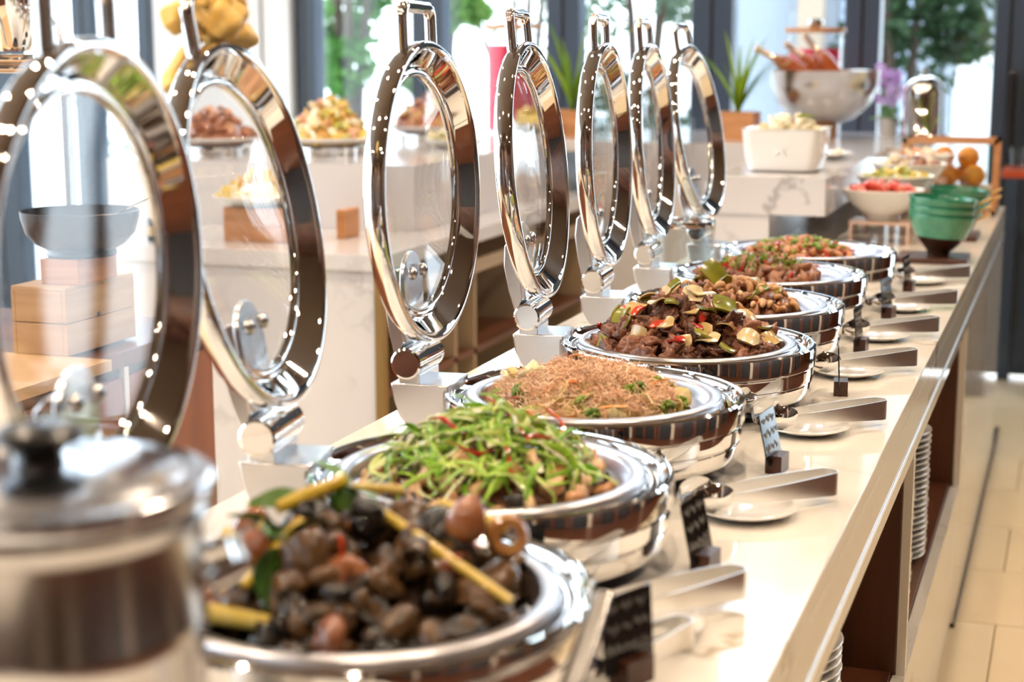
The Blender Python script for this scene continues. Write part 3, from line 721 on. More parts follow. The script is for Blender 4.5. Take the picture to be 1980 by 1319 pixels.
# --- cashews
def cashew(seed, s):
    pts = []; rad = []
    for i in range(9):
        a = R(-75 + 150 * i / 8); pts.append((s * math.cos(a), s * math.sin(a) * 1.15, 0)); q = i / 8
        rad.append(s * (.30 + .26 * math.sin(PI * min(1, q * 1.05)) + .05 * q) * (.55 if i in (0, 8) else 1))
    return MB().tube(pts, rad, 8).mesh('cashew', CASH, True, 80)
cs = [cashew(0, .0085), cashew(1, .0095)]
P5 = Pile(DC[4], .128, .046, 1.7, .088, 55, (-.012, .004))
P5.bed('cashew_sauce', BEEF2, 'brown sauce beneath the cashew nuts', 'sauce', .012)
P5.put(cs, 150, .0125, 'cashew', 'tan curved cashew nut heaped on the fifth dish', 'cashew', 'cashews on the fifth dish', sink=-.003, tilt=.6, jit=.005, region=lambda x, y: x > -.10)
bf2 = [chunk_mesh('chicken_chunk', BEEF2, .015, k, .6, .5) for k in range(4)]
P5.put(bf2, 55, .020, 'chicken_chunk', 'brown chicken chunk mixed with the cashew nuts', 'chicken', 'chicken chunks on the fifth dish', sink=.003, jit=.005)
P5.put(gp, 9, .04, 'green_pepper', 'olive green pepper piece among the cashew nuts', 'green pepper', 'green pepper in the cashews', sink=-.010, tilt=.3, follow=True)
P5.put(rp2, 6, .05, 'red_pepper', 'red pepper strip among the cashew nuts', 'red pepper', 'red pepper in the cashews', sink=-.010, tilt=.3, follow=True)
own(gp[0], 4, -.035, .0, .152, (R(55), R(45), R(15)), 1.7, 'green_pepper', 'large diamond-shaped green pepper standing on top of the cashews', 'green pepper')
own(cs[0], 4, -.065, .01, .146, (R(90), 0, R(15)), 1.4, 'cashew', 'cashew standing upright beside the large green pepper', 'cashew')

# --- meat with herbs
P6 = Pile(DC[5], .126, .036, 1.8, .086, 66, (-.014, 0))
P6.bed('meat_sauce', SAUCE, 'dark sauce beneath the herb-topped meat', 'sauce', .010)
bf3 = [chunk_mesh('meat_chunk', BEEF2, .017, k + 9, .55, .55) for k in range(4)]
P6.put(bf3, 80, .020, 'meat_chunk', 'red-brown meat chunk under the herbs on the sixth dish', 'meat', 'meat chunks on the sixth dish', sink=.001, jit=.005)
hb = [bent_plate('herb_piece', HERB, .012, .008, .001, 60, 3, 2, 1, .3), strip_mesh('herb_piece', HERB, .020, .004, 1.2, .8, 2, 5), strip_mesh('herb_piece', HERB, .014, .006, .9, .8, 3, 5)]
P6.put(hb, 130, .006, 'herb_piece', 'chopped green herb scattered on the meat of the sixth dish', 'herb', 'chopped herbs on the sixth dish', sink=-.012, jit=.005, tilt=.6, rmax=.66)
rs = [strip_mesh('chili_strip', REDP, .040, .008, .9, .4, 3, 7, .0016)]
P6.put(rs, 18, .026, 'chili_strip', 'red chili strip on the meat of the sixth dish', 'chili', 'chili on the sixth dish', sink=-.010, tilt=.25, follow=True)

# --- peanut stir-fry
P7 = Pile(DC[6], .124, .030, 1.9, .086, 77, (-.018, 0))
P7.bed('stir_fry_sauce', BEEF2, 'brown sauce beneath the peanut stir-fry', 'sauce', .008)
pn = [chunk_mesh('peanut', vary(mat('peanut', (.5, .2, .07), .35, **WET), (.46, .16, .05), (.70, .32, .12), 60), .011, k + 3, .8, .2) for k in range(3)]
P7.put(pn, 130, .012, 'peanut', 'orange-brown nut piece in the farthest chafing dish', 'peanut', 'nut pieces on the farthest dish', sink=-.001, jit=.005)
P7.put([chunk_mesh('celery_dice', HERB, .008, 2, .8, .3)], 45, .014, 'celery_dice', 'light green diced celery in the farthest chafing dish', 'celery', 'diced celery on the farthest dish', sink=-.008, jit=.003, rmax=.8)
P7.put(rs, 8, .03, 'chili_strip', 'red chili strip in the farthest chafing dish', 'chili', 'chili on the farthest dish', sink=-.008, tilt=.25)
# ================================================================== SAUCERS, TONGS, SIGNS
sauc = MB().lathe(plate_prof(.062, .012, .0028), 48).mesh('saucer', PORC)
def head_mesh(name, fork, m=CHROME):
    """spoon or fork head: curved oval shell, bowl opening towards -y"""
    vs = []; fs = []; nu, nv = 12, 8; a, b, dep = .023, .016, .008
    def P(i, j, off):
        u = -1 + 2 * i / nu; v = -1 + 2 * j / nv
        hw = math.sqrt(max(0.02, 1 - u * u)); k = dep * (1 - u * u) * (1 - (v * hw) ** 2)
        return (u * a, k + off, v * hw * b)
    for off in (0, .0012):
        for i in range(nu + 1):
            for j in range(nv + 1): vs.append(P(i, j, off))
    N = (nu + 1) * (nv + 1); cells = set()
    for i in range(nu):
        for j in range(nv):
            if fork and i < 6 and j in (2, 5): continue
            cells.add((i, j))
    for (i, j) in cells:
        A = i * (nv + 1) + j; B = A + nv + 1
        fs += [(A, A + 1, B + 1, B), (A + N, B + N, B + 1 + N, A + 1 + N)]
        for (di, dj, e) in ((-1, 0, (A, A + 1)), (1, 0, (B + 1, B)), (0, -1, (B, A)), (0, 1, (A + 1, B + 1))):
            if (i + di, j + dj) not in cells: fs.append((e[1], e[0], e[0] + N, e[1] + N))
    return MB().add(vs, fs).mesh(name, m, True, 50)
TONG = mat('tong_steel', (.90, .89, .87), .28, 1.)
SPOON = head_mesh('spoon_head', False); FORK = head_mesh('fork_head', True)
def arm_mesh(sgn):
    mb = MB(); n = 10; vs = []
    for i in range(n + 1):
        s = i / n; x = .020 + s * .125; y = sgn * (.016 - .004 * s + .004 * math.sin(PI * s)); h = .0035 + .0085 * s ** .8
        for (dy, dz) in ((-.0007, -h), (.0007, -h), (.0007, h), (-.0007, h)): vs.append((x, y + dy, .016 + dz))
    fs = [(i * 4 + j, i * 4 + (j + 1) % 4, i * 4 + 4 + (j + 1) % 4, i * 4 + 4 + j) for i in range(n) for j in range(4)] + [(3, 2, 1, 0), tuple(n * 4 + j for j in range(4))]
    return MB().add(vs, fs).mesh('arm', TONG, True, 40)
ARM = [arm_mesh(1), arm_mesh(-1)]
def bend_mesh():
    vs = []; fs = []; n = 10
    for i in range(n + 1):
        a = R(-90 + 180 * i / n)
        for r, z in ((.0113, .004), (.0127, .004), (.0127, .028), (.0113, .028)): vs.append((.145 + r * math.cos(a), r * math.sin(a), z))
    fs = [(i * 4 + j, i * 4 + (j + 1) % 4, i * 4 + 4 + (j + 1) % 4, i * 4 + 4 + j) for i in range(n) for j in range(4)]
    return MB().add(vs, fs).mesh('bend', TONG, True, 40)
BEND = bend_mesh()
def tongs(x, y, z, rz, label, roll=0., s=1.):
    t = thing('serving_tongs', (x, y, z), label, 'tongs', 'steel salad tongs along the counter', R(rz))
    t.scale = (s, s, s)
    a = obj('spoon_head', SPOON, t); a.location = (0, .013, .0175); a.rotation_euler = (R(-8), 0, R(4))
    b = obj('fork_head', FORK, t); b.location = (0.004, -.013, .0175); b.rotation_euler = (R(8), 0, R(-4)); b.scale = (1, -1, 1)
    obj('arm', ARM[0], t); obj('arm', ARM[1], t); obj('bend', BEND, t)
    return t
where = ['beside the snail dish', 'between the scallion and carrot dishes', 'between the carrot and beef dishes', 'between the beef and cashew dishes', 'between the cashew and herb meat dishes', 'between the two farthest dishes', 'past the farthest dish']
pl = [(-.372, 1.442), (-.352, 1.868), (-.350, 2.318), (-.350, 2.760), (-.346, 3.130), (-.338, 3.500), (-.338, 3.930)]
for k, (x, y) in enumerate(pl):
    o = obj('saucer', sauc); o.location = (x, y, CT); tag(o, 'small round white saucer under tongs ' + where[k], 'saucer', 'saucers along the counter')
    tongs(x - .045, y - .025, CT + .006, (48, 42, 38, 36, 34, 34, 34)[k], 'steel spoon-and-fork tongs resting on the saucer ' + where[k], s=1.18)
tongs(-.392, 1.285, CT, 62, 'steel tongs lying on the marble in front of the nearest black sign')
sp = thing('serving_spoon', (0, 0, 0), 'steel serving spoon leaning on the rim of the snail dish', 'spoon')
MB().tube([(-.330, .965, .936), (-.336, 1.06, .958), (-.343, 1.16, .985), (-.348, 1.235, 1.008)], [.0055, .0085, .0105, .0085], 12, True, .5).build('spoon_handle', BRUSH, sp)
MB().lathe([(0, 0), (.012, .002), (.021, .009), (.020, .010), (.012, .0035), (0, .0015)], 20, Matrix.Translation((-.328, .940, .922)) @ Matrix.Rotation(R(-20), 4, 'X') @ Matrix.Diagonal((1, 1.5, 1, 1))).build('spoon_bowl', STEEL, sp)

def sign(x, y, ang, lean, label, k):
    """wooden block with a slot holding a small black card; ang = card direction clockwise from the row"""
    t = thing('menu_sign', (x, y, CT), label, 'sign', 'little black menu signs', -R(ang))
    b = MB(); b.box(-.011, -.0035, -.018, .018, 0, .024); b.box(-.0015, .011, -.018, .018, 0, .024); b.box(-.0035, -.0015, -.018, .018, 0, .010)
    b.build('block', DARKWOOD, t, False)
    M = Matrix.Translation((-.0025, 0, .010)) @ Matrix.Rotation(R(-lean), 4, 'Y')
    c = MB().box(-.0009, .0009, -.033, .033, .002, .072, M).build('card', GLOSSBLACK, t, False)
    rnd = random.Random(k + 40); w = MB()
    for ln in range(3):
        z = .060 - ln * .018; yy = -.028
        while yy < .024:
            wl = rnd.uniform(.010, .020); m = int(wl / .0011); pts = []
            for i in range(m + 1):
                q = min(yy + wl * i / m, .029); pts.append(M @ Vector((.0012, q, z + .0042 * math.sin(i * 1.9) * rnd.uniform(.45, 1.2) + .0015 * math.sin(i * .7))))
            w.tube(pts, .00042, 4, False); yy += wl + .005
    w.build('handwriting', CHALK, c)
    return t
sg = [(-.345, 1.318, 25, 4, 'nearest black menu sign, white handwriting facing the camera'), (-.350, 1.640, 7, 12, 'black menu sign in a wooden block between the snail and scallion saucers'),
      (-.352, 2.085, 6, 12, 'black menu sign in a wooden block before the carrot dish saucer'), (-.340, 2.600, -8.2, 3, 'black menu sign seen edge-on beside the beef dish'),
      (-.358, 3.000, 3, 6, 'black menu sign beside the cashew dish'), (-.352, 3.400, 10, 6, 'black menu sign beside the herb meat dish'), (-.350, 3.80, 6, 6, 'black menu sign beside the farthest dish')]
for k, a in enumerate(sg): sign(*a, k)

# ================================================================== NAPKIN ON A LID HANDLE
NAP = vary(mat('yellow_cloth', (.9, .55, .12), .85, Sheen_Weight=.3), (.93, .55, .10), (.97, .70, .26), 60, False, .3)
def lid_point(d, u, v, wv):
    """world point on a lid: u out of the plane, v along the rim, w up from the hinge axis"""
    yy, dx, yaw, lean, _ = DISHES[d]
    p = Matrix.Rotation(R(-lean), 4, 'Y') @ Vector((u, v, wv)); p = Vector((HX, 0, HZ)) + p
    return DC[d] + Matrix.Rotation(R(yaw), 4, 'Z') @ p
nk = thing('napkin', lid_point(1, .018, 0, .47), 'yellow cloth napkin knotted round the lid handle of the scallion dish', 'napkin')
nk.location = (0, 0, 0)
def cloth_lobe(name, ctrl, rad, flat, seed, folds=7):
    mb = MB(); n = 20; k = len(ctrl); pts = []; rr2 = []
    for i in range(n + 1):
        s = i / n * (k - 1); j = min(int(s), k - 2); f = s - j; f2 = f * f * (3 - 2 * f)
        pts.append(Vector(ctrl[j]).lerp(Vector(ctrl[j + 1]), f2)); rr2.append(rad[j] + (rad[j + 1] - rad[j]) * f2)
    mb.tube(pts, [q * .76 for q in rr2], 28, True, flat)
    # pleats running along the lobe
    for i in range(n + 1):
        for j in range(28):
            q = Vector(mb.v[i * 28 + j]); a = 2 * PI * j / 28
            f = 1 + .11 * math.sin(a * folds + seed + i * .12) + .12 * noise.noise(q * 45 + Vector((seed, 0, 0)))
            mb.v[i * 28 + j] = tuple(pts[i] + (q - pts[i]) * f)
    return mb.build(name, NAP, nk, True, 80)
def LP(u, v, wv): return lid_point(1, .018 + u * .7, .012 + v * .66, .224 + .216 + (wv - .22) * .80)
cloth_lobe('knot', [LP(.004, -.040, .205), LP(.018, -.012, .222), LP(.016, .020, .236), LP(-.004, .040, .230)], [.014, .026, .030, .020], 1.15, 1, 5)
cloth_lobe('upper_loop', [LP(.006, -.005, .215), LP(.004, .012, .262), LP(.004, .045, .275), LP(.002, .072, .245), LP(.002, .070, .210)], [.022, .030, .030, .026, .014], 1.1, 3, 6)
cloth_lobe('near_tail', [LP(.0, -.02, .215), LP(-.014, -.062, .238), LP(-.018, -.092, .236), LP(-.02, -.112, .222)], [.014, .020, .024, .012], .95, 5, 4)
cloth_lobe('far_loop', [LP(.012, .0, .206), LP(.020, .045, .208), LP(.018, .085, .204), LP(.010, .105, .200)], [.016, .020, .021, .012], .9, 7, 4)
cloth_lobe('lower_tail', [LP(-.018, -.012, .212), LP(-.040, -.040, .190), LP(-.048, -.075, .165), LP(-.050, -.098, .148)], [.010, .014, .018, .012], .55, 9, 5)

# ================================================================== SOUP KETTLE (front, out of focus)
kt = thing('soup_kettle', (-.588, .818, CT), 'big round stainless soup kettle with lid and black knob in the near corner', 'soup kettle')
MB().lathe([(0, .004), (.088, .004), (.094, .010), (.096, .10), (.0975, .104), (.0975, .112), (.096, .116), (.0965, .190), (.098, .194), (.098, .206), (.0965, .210), (.0965, .262), (.100, .266), (.104, .274), (.102, .280), (.098, .280)], 72).build('kettle_body', BRUSH, kt, True, 35)
MB().lathe([(.1045, .281), (.106, .285), (.1045, .290), (.100, .2915), (.094, .2905), (.085, .2925), (.060, .2965), (.030, .299), (0, .300)], 72).build('kettle_lid', mat('polished_steel', (.74, .76, .82), .14, 1.), kt, True, 40)
kn = MB().lathe([(.012, .297), (.016, .299), (.014, .306), (.018, .311), (.027, .315), (.028, .320), (.022, .324), (0, .325)], 32).build('lid_knob', BLACK, kt)
for s in (-1, 1):
    a = R(35); cx_, cy_ = math.cos(a) * s, math.sin(a) * s
    MB().tube([(cx_ * .097 - cy_ * .03, cy_ * .097 + cx_ * .03, .225), (cx_ * .118 - cy_ * .025, cy_ * .118 + cx_ * .025, .232), (cx_ * .118 + cy_ * .025, cy_ * .118 - cx_ * .025, .232), (cx_ * .097 + cy_ * .03, cy_ * .097 - cx_ * .03, .225)], .006, 10).build('side_handle', CHROME, kt)

# ================================================================== CLEAR CUP BETWEEN HINGES
ac = thing('clear_canister', (-.818, 3.532, CT), 'clear round canister standing behind the herb meat dish', 'canister')
MB().lathe([(0, 0), (.066, 0), (.0680, .003), (.0680, .168), (.0660, .170), (.0640, .168), (.0640, .012), (0, .012)], 48).build('canister_wall', ACRYL, ac, True, 40)
MB().lathe([(.0640, .160), (.0684, .160), (.0695, .164), (.0684, .174), (.0635, .174), (.0630, .166)], 48, closed=True).build('canister_rim', CHROME, ac)

# ================================================================== WALNUT SIDE COUNTER, CRATE, BOWL, LAMP
sc_ = thing('side_counter', (-2.0, 2.25, 0), 'dark walnut serving counter carrying the pale wooden crate', 'counter')
bx(-.40, .36, -.72, .66, .87, .90).build('top', WALNUTY, sc_, False, bevel=.002)
bx(-.38, .345, -.70, .64, .0, .87).build('carcass', WALNUT, sc_, False)
for a, b in ((-.69, -.05), (.0, .30), (.318, .63)): bx(.345, .357, a, b, .04, .85).build('door_panel', wood('walnut_red%d' % int(a * 100), (.20, .055, .020), (.32, .10, .038), (9, 9, 1.2), .35), sc_, False)
bx(.345, .360, .302, .316, .0, .87).build('cream_edge', MARB2, sc_, False)
bx(-.40, .40, -.72, .20, .885, .905).build('shelf_board', OAK, sc_, False)
cr = thing('wooden_crate', (-1.745, 2.56, .905), 'pale knotty wooden crate under the brown block and dark bowl', 'crate')
for k in range(2):
    z0, z1 = k * .059, k * .059 + .0575
    bx(-.050, .048, -.112, -.103, z0, z1).build('plank', OAK, cr, False, bevel=.001)
    bx(-.050, .048, .103, .112, z0, z1).build('plank', OAK, cr, False, bevel=.001)
    bx(.048, .057, -.112, .112, z0, z1).build('plank', OAK, cr, False, bevel=.001)
    bx(-.058, -.050, -.112, .112, z0, z1).build('plank', OAK, cr, False, bevel=.001)
bx(-.0575, .0565, -.1115, .1115, .1165, .1235).build('lid_board', OAK, cr, False, bevel=.001)
MB().lathe([(0, 0), (.005, 0), (.005, .001), (0, .001)], 14, Matrix.Translation((.0571, -.010, .062)) @ Matrix.Rotation(R(90), 4, 'Y')).build('bolt_plug', mat('blue_plug', (.10, .17, .28), .4), cr)
bk = thing('wooden_block', (-1.722, 2.545, 1.0285), 'smooth orange-brown wooden block beneath the dark bowl', 'wooden block')
bx(-.040, .040, -.063, .063, 0, .046).build('block', CHERRY, bk, False, bevel=.0015)
wk = thing('dark_bowl', (-1.722, 2.555, 1.0745), 'wide dark iron serving bowl on the orange-brown block', 'bowl')
WOKM = mat('dark_iron', (.045, .034, .034), .3, .4)
MB().lathe([(0, 0), (.062, 0), (.064, .004), (.062, .012), (.080, .022), (.098, .042), (.106, .070), (.107, .082), (.105, .083), (.104, .070), (.095, .043), (.078, .026), (.055, .016), (0, .014)], 56).build('bowl', WOKM, wk, True, 40)
MB().tube([(.02, -.03, .045), (.10, -.005, .088), (.150, .02, .112)], [.0016, .0018, .0018], 8).build('spoon_handle', CHROME, wk)
hl = thing('chrome_tap_stand', (-1.93, 2.78, .905), 'polished chrome dispenser with cup, braided hoses and post behind the dark bowl', 'dispenser')
MB().lathe([(0, 0), (.045, 0), (.046, .006), (.016, .012), (.0145, .016), (.0145, .535), (0, .535)], 28, Matrix.Translation((.035, 0, 0))).build('post', CHROME, hl, True, 40)
for z in (.505, .523):
    MB().tube([(-.20, -.02, z), (-.012, -.02, z), (-.004, -.02, z)], [.0095, .0095, .006], 16).build('cross_pipe', CHROME, hl)
MB().lathe([(0, -.016), (.009, -.013), (.015, -.004), (.015, .004), (.009, .013), (0, .016)], 20, Matrix.Translation((-.002, -.02, .527))).build('ball_joint', CHROME, hl)
MB().lathe([(0, .0), (.030, 0), (.034, .004), (.038, .012), (.058, .085), (.062, .11), (.062, .26), (.060, .26), (.055, .11), (0, .10)], 40, Matrix.Translation((-.066, -.02, .538))).build('cup', CHROME, hl, True, 40)
HOSE = mat('braided_hose', (.75, .76, .78), .25, 1.)
for pth in ([(-.058, -.085, .525), (-.060, -.090, .58), (-.072, -.085, .62), (-.09, -.06, .65), (-.12, -.03, .66)], [(.062, -.03, .46), (.060, -.03, .53), (.040, -.025, .585), (.005, -.02, .61), (-.03, -.02, .615)]):
    pts = []
    for i in range(28):
        s = i / 27 * (len(pth) - 1); j = min(int(s), len(pth) - 2); f = s - j; pts.append(Vector(pth[j]).lerp(Vector(pth[j + 1]), f))
    MB().tube(pts, [.0062 if i % 2 else .0055 for i in range(28)], 10).build('braided_hose', HOSE, hl, True, 20)
# side dishes on the walnut counter
SALAD_N = mat('yellow_noodle', (.85, .58, .16), .4)
ndl = thing('noodle_plate', (-2.02, 2.46, .905), 'white plate of yellow noodles behind the dark bowl', 'plate')
MB().lathe(plate_prof(.10, .016, .004), 36).build('plate', PORC, ndl)
nm = MB(); rnd = random.Random(6)
for k in range(150):
    a = rnd.uniform(0, 2 * PI); r = .055 * math.sqrt(rnd.random()); c = Vector((r * math.cos(a), r * math.sin(a), .012 + .030 * (1 - (r / .06) ** 2) + rnd.uniform(0, .004))); q = rnd.uniform(.008, .020); b = rnd.uniform(0, 6)
    nm.tube([c + Vector((q * math.cos(b + i * .7), q * math.sin(b + i * .7), .002 * math.sin(i * 1.3))) for i in range(7)], .0016, 5)
o = nm.build('noodles', SALAD_N); o.location = (-2.02, 2.46, .905); tag(o, 'tangle of yellow noodles on the plate behind the dark bowl', 'noodles', kind='stuff')

# ================================================================== MARBLE ISLAND
isl = thing('marble_island', (0, 0, 0), 'white marble island counter with stepped upper tier and dark open shelves', 'counter')
bx(-2.57, -1.745, 3.985, 6.6, .855, .90).build('worktop', MARB2, isl, False, bevel=.002)
bx(-2.57, -1.765, 4.0, 4.03, 0, .855).build('front_panel', MARB2, isl, False)
bx(-1.775, -1.750, 3.99, 4.02, 0, .855).build('brass_edge', BRASS, isl, False)
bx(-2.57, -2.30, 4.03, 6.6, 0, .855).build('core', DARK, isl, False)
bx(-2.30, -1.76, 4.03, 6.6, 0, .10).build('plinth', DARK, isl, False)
bx(-2.30, -1.76, 4.03, 6.6, .50, .52).build('shelf', WALNUTY, isl, False)
for yy in (4.55, 4.72, 5.3, 5.9): bx(-2.3, -1.76, yy, yy + .022, .10, .855).build('divider', mat('tan_divider%d' % int(yy * 10), (.36, .25, .15), .4), isl, False)
bx(-1.765, -1.75, 4.03, 6.6, .76, .80).build('shelf_rail', mat('tan_rail', (.40, .29, .19), .35), isl, False)
bx(-2.57, -1.885, 4.54, 6.6, .90, 1.10).build('upper_tier', MARB2, isl, False)
bx(-2.95, -2.57, 4.54, 6.6, .0, 1.10).build('upper_tier', MARB2, isl, False, bevel=.002)
bx(-2.25, -2.02, 4.76, 4.95, .522, .72).build('appliance', BLACK, isl, False, bevel=.006)
bx(-2.0, -1.995, 4.80, 4.84, .60, .66).build('appliance_display', emit('blue_display', (.08, .16, 1.), 3.), isl, False)
# cross counter that closes the far end
crs = thing('cross_counter', (0, 0, 0), 'raised marble block at the far end with the white square bowl', 'counter')
bx(-1.745, -.66, 5.98, 6.95, .0, 1.06).build('cross_body', MARB2, crs, False)
bx(-1.885, -.50, 5.98, 6.98, 1.06, 1.10).build('cross_top', MARB2, crs, False)
bx(-.975, -.800, 4.485, 5.98, .90, 1.06).build('block_body', MARB2, crs, False)
bx(-.975, -.645, 4.475, 5.98, .995, 1.10).build('block_top', MARB2, crs, False, bevel=.002)

# ------------------------------------------------------------------ heaped platters on the island
SALAD = [vary(mat('salad_mix_%d' % k, c1, .4, Coat_Weight=.4), c1, c2, 40) for k, (c1, c2) in enumerate((((.75, .45, .12), (.88, .66, .30)), ((.70, .30, .16), (.85, .50, .34)), ((.42, .46, .08), (.66, .66, .24)), ((.85, .74, .50), (.92, .86, .68)), ((.30, .10, .06), (.52, .24, .14)), ((.85, .62, .12), (.95, .80, .30))))]
SM = [[bent_plate('salad_piece', m, .040, .030, .003, 26, 4, 3, k, .25), chunk_mesh('salad_piece', m, .020, k, .6, .4, 2)] for k, m in enumerate(SALAD)]
def platter(x, y, z, r, H, kinds, n, lab, food, seed, stand=True, cat='platter', piece='salad_piece'):
    t = thing('platter', (x, y, z), lab, cat, 'food platters on the island')
    z0 = .0
    if stand:
        st = MB().lathe([(r * .62, 0), (r * .66, 0), (r * .66, .024), (r * .62, .024)], 40, closed=True).build('stand_ring', CHROME, t)
        for k in range(8):
            a = k * PI / 4; MB().lathe([(0, 0), (.014, 0), (.014, .02), (0, .02)], 12, Matrix.Translation((r * .64 * math.cos(a), r * .64 * math.sin(a), .002))).build('stand_foot', PORC, t)
        z0 = .025
    p = MB().lathe(plate_prof(r, .030, .006), 56).build('plate', PORC, t); p.location = (0, 0, z0)
    pl_ = Pile(Vector((x, y, z + z0)), r * .78, H, 1.6, .022, seed)
    pl_.bed('salad_bed', SALAD[kinds[0]], 'soft base beneath ' + food, 'salad', .012)
    for i, k in enumerate(kinds):
        pl_.put(SM[k], n // len(kinds), .022, piece, ('piece of ' + food)[:100], 'salad', 'pieces of ' + food, sink=-.003, jit=.008, tilt=.5, follow=True, scale=(.8, 1.25))
    return t
platter(-2.385, 5.00, 1.10, .185, .125, (0, 1, 2, 3, 5), 95, 'white platter of mixed salad on a chrome stand beside the window frame', 'mixed salad on the white platter', 1)
platter(-2.36, 5.86, 1.10, .17, .115, (4, 1, 0), 66, 'white platter heaped with brown meat seen through the third lid', 'brown cold cuts on the island platter', 2, piece='meat_slice')
platter(-2.10, 5.45, 1.10, .11, .03, (3, 2, 0), 30, 'small low platter of pale vegetables near the tier edge', 'pale vegetables on the small low platter', 3, False, piece='vegetable_piece')
platter(-2.06, 6.22, 1.10, .12, .07, (5, 0), 30, 'platter of yellow fruit in front of the red juice jar', 'yellow fruit before the juice jar', 4, piece='fruit_piece')
platter(-2.74, 4.88, 1.10, .155, .10, (4, 1), 56, 'platter of red-brown meat on the upper tier behind the napkin lid', 'red-brown meat on the upper tier', 5, piece='meat_slice')
# lower tier: platter on a wooden riser, loose wooden blocks, jar
rs_ = thing('wooden_riser', (-2.22, 4.23, .90), 'orange wooden riser under the noodle platter on the lower tier', 'riser')
bx(-.10, .10, -.075, .075, 0, .098).build('riser_block', CHERRY, rs_, False, bevel=.003)
platter(-2.25, 4.24, .998, .135, .075, (3, 5, 0), 50, 'platter of pale yellow salad on the wooden riser', 'pale yellow salad on the riser', 6, False)
wb2 = bx(-.015, .015, -.05, .05, 0, .085).build('wooden_stand', CHERRY, None, False, bevel=.003); wb2.location = (-2.02, 4.36, .90); tag(wb2, 'narrow upright orange wooden stand on the island lower tier', 'wooden stand')
jr = thing('black_jar', (-2.50, 4.09, .90), 'small black jar with a pale cap on the island edge', 'jar')
MB().lathe([(0, 0), (.026, 0), (.029, .004), (.029, .060), (.024, .066), (0, .066)], 28).build('jar_body', BLACK, jr)
MB().lathe([(0, .066), (.016, .066), (.016, .098), (.014, .101), (0, .101)], 20).build('jar_cap', mat('pink_cap', (.75, .52, .45), .5), jr)
MB().lathe([(.0292, .018), (.0296, .018), (.0296, .046), (.0292, .046)], 28, closed=True).build('jar_label', mat('gold_label', (.45, .32, .12), .4), jr)

# ------------------------------------------------------------------ juice jars
JARG = thin_glass('jar_glass', (.97, .97, .97), .0, 1.2)
JUICE = mat('red_juice', (.72, .020, .080), .4)
def juice(x, y, z, r, h, fill, lab):
    t = thing('juice_dispenser', (x, y, z), lab, 'juice dispenser', 'red juice dispensers')
    MB().lathe([(0, 0), (r, 0), (r * 1.0, .004), (r, h), (r * .96, h), (r * .96, .010), (0, .010)], 40).build('glass_jar', JARG, t, True, 40)
    MB().lathe([(0, .011), (r * .955, .011), (r * .955, fill), (0, fill)], 40).build('juice', JUICE, t, True, 40)
    MB().lathe([(0, h), (r * 1.10, h), (r * 1.12, h + .006), (r * 1.10, h + .020), (0, h + .020)], 40).build('wooden_lid', CHERRY, t, True, 40)
    MB().lathe([(0, h + .02), (.020, h + .022), (.034, h + .036), (.030, h + .052), (0, h + .058)], 24).build('lid_knob', CHROME if 'second' in lab else CHERRY, t)
    MB().tube([(0, -r, .03), (0, -r - .03, .03), (0, -r - .035, .015)], .008, 10).build('tap', CHROME, t)
juice(-2.238, 6.47, 1.10, .105, .425, .362, 'tall glass jar of red juice with wooden lid in front of the bright pane')
juice(-1.050, 6.84, 1.10, .112, .410, .345, 'second glass jar of red juice behind the steel bowl of bottles')

# ------------------------------------------------------------------ spiky plants in wooden planters, glasses around them
PL = leaf_mat('spiky_leaf', (.20, .36, .01), (.42, .55, .04))
def spiky(x, y, z, lab, seed, h=.30):
    t = thing('potted_plant', (x, y, z), lab, 'plant', 'spiky potted plants')
    rnd = random.Random(seed)
    pb = MB(); w_ = .075
    for (x0, x1, y0, y1) in ((-w_, w_, -w_, -w_ + .014), (-w_, w_, w_ - .014, w_), (-w_, -w_ + .014, -w_ + .014, w_ - .014), (w_ - .014, w_, -w_ + .014, w_ - .014)): bx(x0, x1, y0, y1, 0, .105).build('planter_side', CHERRY, t, False)
    bx(-w_ + .014, w_ - .014, -w_ + .014, w_ - .014, 0, .09).build('soil', DARK, t, False)
    for k in range(13):
        a = rnd.uniform(0, 2 * PI); L = h * rnd.uniform(.7, 1.15); out = rnd.uniform(.15, .75)
        pts = []
        for i in range(9):
            s = i / 8; pts.append(Vector((math.cos(a) * out * L * s ** 1.4, math.sin(a) * out * L * s ** 1.4, .088 + L * (s - .35 * out * s * s))))
        vs = []; fs = []; sd = Vector((-math.sin(a), math.cos(a), 0))
        for i, p in enumerate(pts):
            s = i / 8; ww = .014 * (1 - s) ** .6 * min(1, .5 + 2 * s); vs += [p - sd * ww, p + Vector((0, 0, -.003)), p + sd * ww, p + Vector((0, 0, .001))]
        for i in range(8):
            for j in range(4): fs.append((i * 4 + j, i * 4 + (j + 1) % 4, i * 4 + 4 + (j + 1) % 4, i * 4 + 4 + j))
        MB().add(vs, fs).build('leaf', PL, t, True, 70)
    return t
spiky(-1.925, 6.30, 1.10, 'spiky green plant in a wooden planter behind the third and fourth lids', 2, .40)
spiky(-1.255, 6.30, 1.10, 'spiky green plant in a wooden planter beside the steel bowl', 5, .32)
GLA = MB().lathe([(0, 0), (.022, 0), (.024, .003), (.030, .085), (.0285, .085), (.0225, .008), (0, .008)], 20).mesh('glass', ACRYL)
rnd = random.Random(9)
for k in range(11):
    o = obj('drinking_glass', GLA); o.location = (-1.78 + (k % 6) * .072 + (.30 if k > 5 else 0) - (k // 6) * .30, 6.14 + (k // 6) * .095, 1.10)
    tag(o, 'clear drinking glass standing between the two spiky plants', 'glass', 'drinking glasses between the plants')

